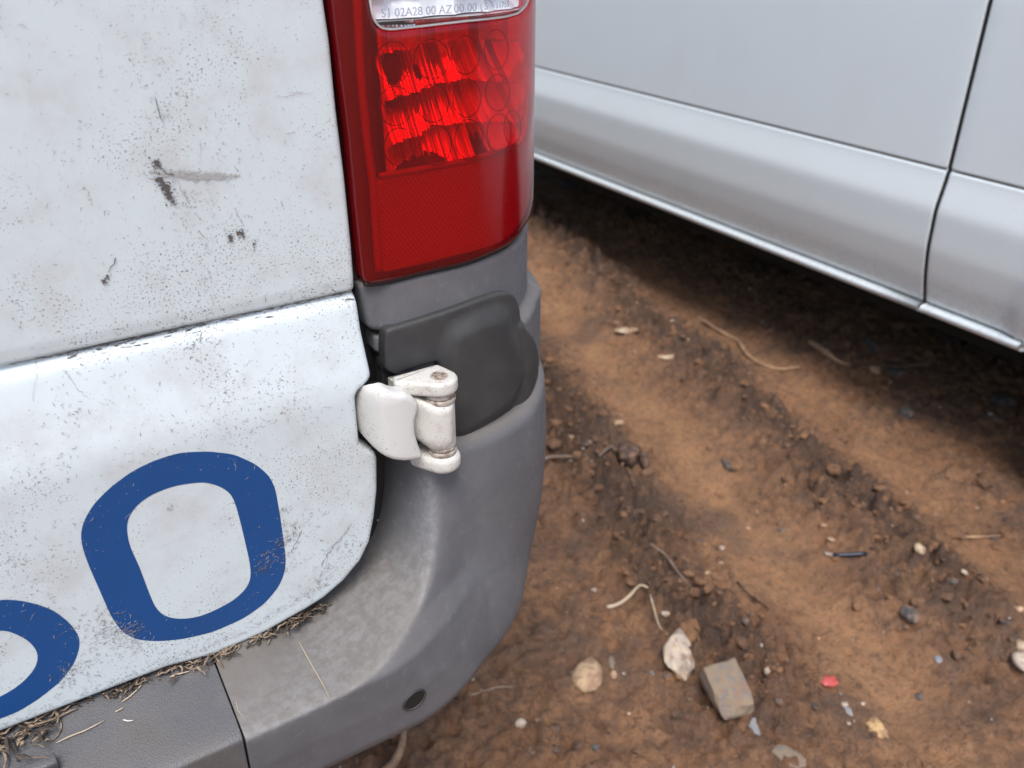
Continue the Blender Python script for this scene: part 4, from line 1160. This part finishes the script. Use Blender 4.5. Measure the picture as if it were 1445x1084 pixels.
po = np.array(pn.location)
a, b, c0 = gp(1174, 788, .0065), gp(1222, 785, .0065), gp(1163, 788, .0060)
v, f = sweep(np.linspace(a, b, 6) - po, .0042, 10); mesh('barrel', v, f, M['navy'], pn)
v, f = sweep(np.linspace(c0, a, 4) - po, .0034, 10); mesh('tip', v, f, M['pale'], pn)

# fine gravel and crumbs, beyond counting
protos = [rock_mesh('grit', 1, 1, .7, M['tan'], 70 + k, sub=1) for k in range(5)]
pm = []
for q in protos:
    co = np.array([tuple(v_.co) for v_ in q.vertices]); fa = [list(p_.vertices) for p_ in q.polygons]; pm.append((co, fa)); bpy.data.meshes.remove(q)
def scatter(name, nn, r0, mt, label, clodw, seed, mx=.02):
    r = np.random.default_rng(seed); VV, FF = [], []; b = 0
    x = r.uniform(.2, 2.1, nn * 3); y = r.uniform(.3, 3.0, nn * 3)
    keep = r.random(nn * 3) < (clodw * clodmask(x, y) + (1 - clodw) * .5 * (1 - .8 * trackmask(x, y)) + .03) * (.4 + 1.2 * np.maximum(0, gnoise(x * 5, y * 5, seed)))
    x, y = x[keep][:nn], y[keep][:nn]; z = ground_h(x, y)
    for i in range(len(x)):
        co, fa = pm[i % len(pm)]
        s_ = min(mx, r0 * (.4 + r.exponential(.6))); a_ = r.uniform(0, 6.28)
        sc_ = np.array([r.uniform(.6, 1.4), r.uniform(.6, 1.2), r.uniform(.5, 1)]) * s_
        p = co * sc_; p = np.stack([p[:, 0] * math.cos(a_) - p[:, 1] * math.sin(a_), p[:, 0] * math.sin(a_) + p[:, 1] * math.cos(a_), p[:, 2]], -1)
        VV.append(p + [x[i], y[i], z[i] + s_ * .15]); FF += [[k + b for k in t] for t in fa]; b += len(co)
    o = mesh(name, np.vstack(VV), FF, mt, None, False)
    return tag(o, label, 'gravel', kind='stuff')
tag(scatter('earth_crumbs', 1100, .0085, M['earth'], 'larger broken clods of red-brown earth along the wheel track edges', .95, 15, .024), cat='earth')
scatter('gravel', 240, .0060, M['tan'], 'scattered small tan stones half sunk in the red earth', .4, 25, .013)
scatter('gravel', 620, .0032, M['pale'], 'scattered pale grit strewn over the red earth', .3, 5, .008)
scatter('gravel', 700, .0034, M['dark'], 'scattered dark grit strewn over the red earth', .6, 6, .010)
tag(scatter('earth_crumbs', 7000, .0055, M['earth'], 'loose crumbs of red-brown earth around the clods', .85, 7, .016), cat='earth')
tag(scatter('earth_crumbs', 2000, .0046, M['clod'], 'loose crumbs of dark wet earth among the clods', .95, 9, .014), cat='earth')

# ------------------------------------------------------------ litter in the bumper gutter
def bsurf_h(s, z, lift=0.0): return corner(s, z, float(bump_h(np.array([s]), np.array([z]))[0]) + 0) + np.array([0, 0, lift])
def on_ledge(px, py, lift=0.0):
    """pixel -> point on the top of the bumper"""
    d = ray(px, py)
    P = CAM + TT[:, None] * d
    s, q = inv(P); hh = np.interp(0, [0], [0])
    sel = (P[:, 2] < .625) & (P[:, 2] > .54) & (q < .13)
    idx = np.nonzero(sel)[0]
    hv = bump_h(s[idx], P[idx, 2]); k = np.nonzero(q[idx] - hv <= 0)[0]
    i = idx[k[0]] if len(k) else idx[0]
    return P[i] + np.array([0, 0, lift])
def litter_piece(x, y, L, r, ang, lift, bend):
    p = np.array(atZ(x, y, .590)); p[1] = min(p[1], .578)
    d = np.array([math.cos(ang), math.sin(ang), 0]); e = np.array([-d[1], d[0], 0])
    pts = [p + d * L * (t - .5) + e * bend * L * (t - .5) ** 2 * 4 + np.array([0, 0, lift + rng.normal(0, .0006)]) for t in np.linspace(0, 1, 7)]
    return sweep(pts, r * np.array([.3, .8, 1, 1, .9, .7, .25]), 5, .22)
parts, dparts = [], []
def along(t):      # the line of the door's bottom edge in the photograph
    X = [-60, 0, 43, 86, 150, 215, 300, 373, 429, 472]; Y = [1060, 1040, 1022, 1003, 980, 957, 929, 897, 871, 846]
    x = np.interp(t, [0, 1], [-50, 470]); return x, np.interp(x, X, Y)
for _ in range(380):
    t = rng.random(); x, y = along(t)
    amt = 26 if x < 70 else (4.5 if x < 150 else (7 if x < 330 else (6 if x < 400 else 6)))
    dn = abs(rng.normal(0, 1)) * amt
    if x > 150 and gnoise(np.array(x / 26.), np.array(.7), 77) < rng.uniform(-.5, .25): continue
    if 70 < x < 150 and rng.random() < .72: continue
    L = rng.uniform(.004, .020) * (1.15 if x < 90 else .8)
    (parts if rng.random() < .55 else dparts).append(litter_piece(x + rng.normal(0, 5), y + 1 + dn, L, rng.uniform(.0006, .0018), rng.normal(.15, .8), .002 + rng.uniform(0, .006), rng.normal(0, .13)))
for _ in range(330):
    x, y = along(rng.random() ** 1.2); 
    dparts.append(litter_piece(x, y + 1 + abs(rng.normal(0, 4)) * (3 if x < 70 else 1), rng.uniform(.002, .005), rng.uniform(.0006, .0014), rng.uniform(0, 3), .001, 0))
v, f = merge(parts); tag(mesh('leaf_litter', v, f, M['litter']), 'pale dead leaf strips caught between the door bottom and the bumper', 'leaf litter', kind='stuff')
v, f = merge(dparts); tag(mesh('leaf_litter', v, f, M['litter_d']), 'dark rotting leaf mould packed along the bumper gutter', 'leaf litter', kind='stuff')
def ledge_stick(name, pts, r, mt, label, cat, flat=1.0):
    P = np.array([on_ledge(x, y, r * .9 + .0004) for x, y in pts]); P = resample(P, .003, False, .002)
    o0 = P.mean(0); v, f = sweep(P - o0, r * np.interp(np.linspace(0, 1, len(P)), [0, .15, .8, 1], [.5, 1, .8, .3]), 6, flat)
    o = mesh(name, v, f, mt); o.location = o0
    return tag(o, label, cat, 'single leaves and straws on the bumper')
ledge_stick('straw', [(421, 905), (432, 925), (443, 945), (455, 965), (463, 982), (465, 986)], .00042, M['straw'], 'long thin straw lying down the grey bumper ledge', 'straw')
ledge_stick('straw', [(333, 988), (335, 1000), (338, 1007), (344, 1013)], .0003, M['straw'], 'short curled white hair on the bumper right of the seam', 'hair')
ledge_stick('leaf', [(302, 925), (309, 935), (316, 944)], .0011, M['litter'], 'brown leaf strip lying across the top of the bumper seam', 'leaf', .5)
ledge_stick('leaf', [(240, 957), (252, 953), (268, 949)], .0012, M['straw'], 'pale pointed leaf by the door bottom left of the seam', 'leaf', .5)
ledge_stick('leaf', [(172, 992), (183, 985), (197, 972), (203, 962)], .0009, M['straw'], 'slender curved leaf hanging from the door bottom on the left', 'leaf', .5)
ledge_stick('leaf', [(163, 1006), (169, 1003), (175, 1000)], .0008, M['straw'], 'tiny pale leaf above the loose flake on the bumper', 'leaf', .5)
ledge_stick('leaf', [(174, 1017), (181, 1019), (189, 1018)], .0008, M['whitebit'], 'loose pale flake alone on the grained bumper', 'leaf', .5)
ledge_stick('leaf', [(80, 1050), (100, 1040), (120, 1033), (135, 1025), (148, 1018)], .0009, M['straw'], 'long double straw reaching right out of the leaf litter', 'straw', .5)
ledge_stick('leaf', [(70, 1050), (84, 1038), (88, 1025), (84, 1014)], .0008, M['litter'], 'curled brown leaf standing at the end of the leaf litter', 'leaf', .5)
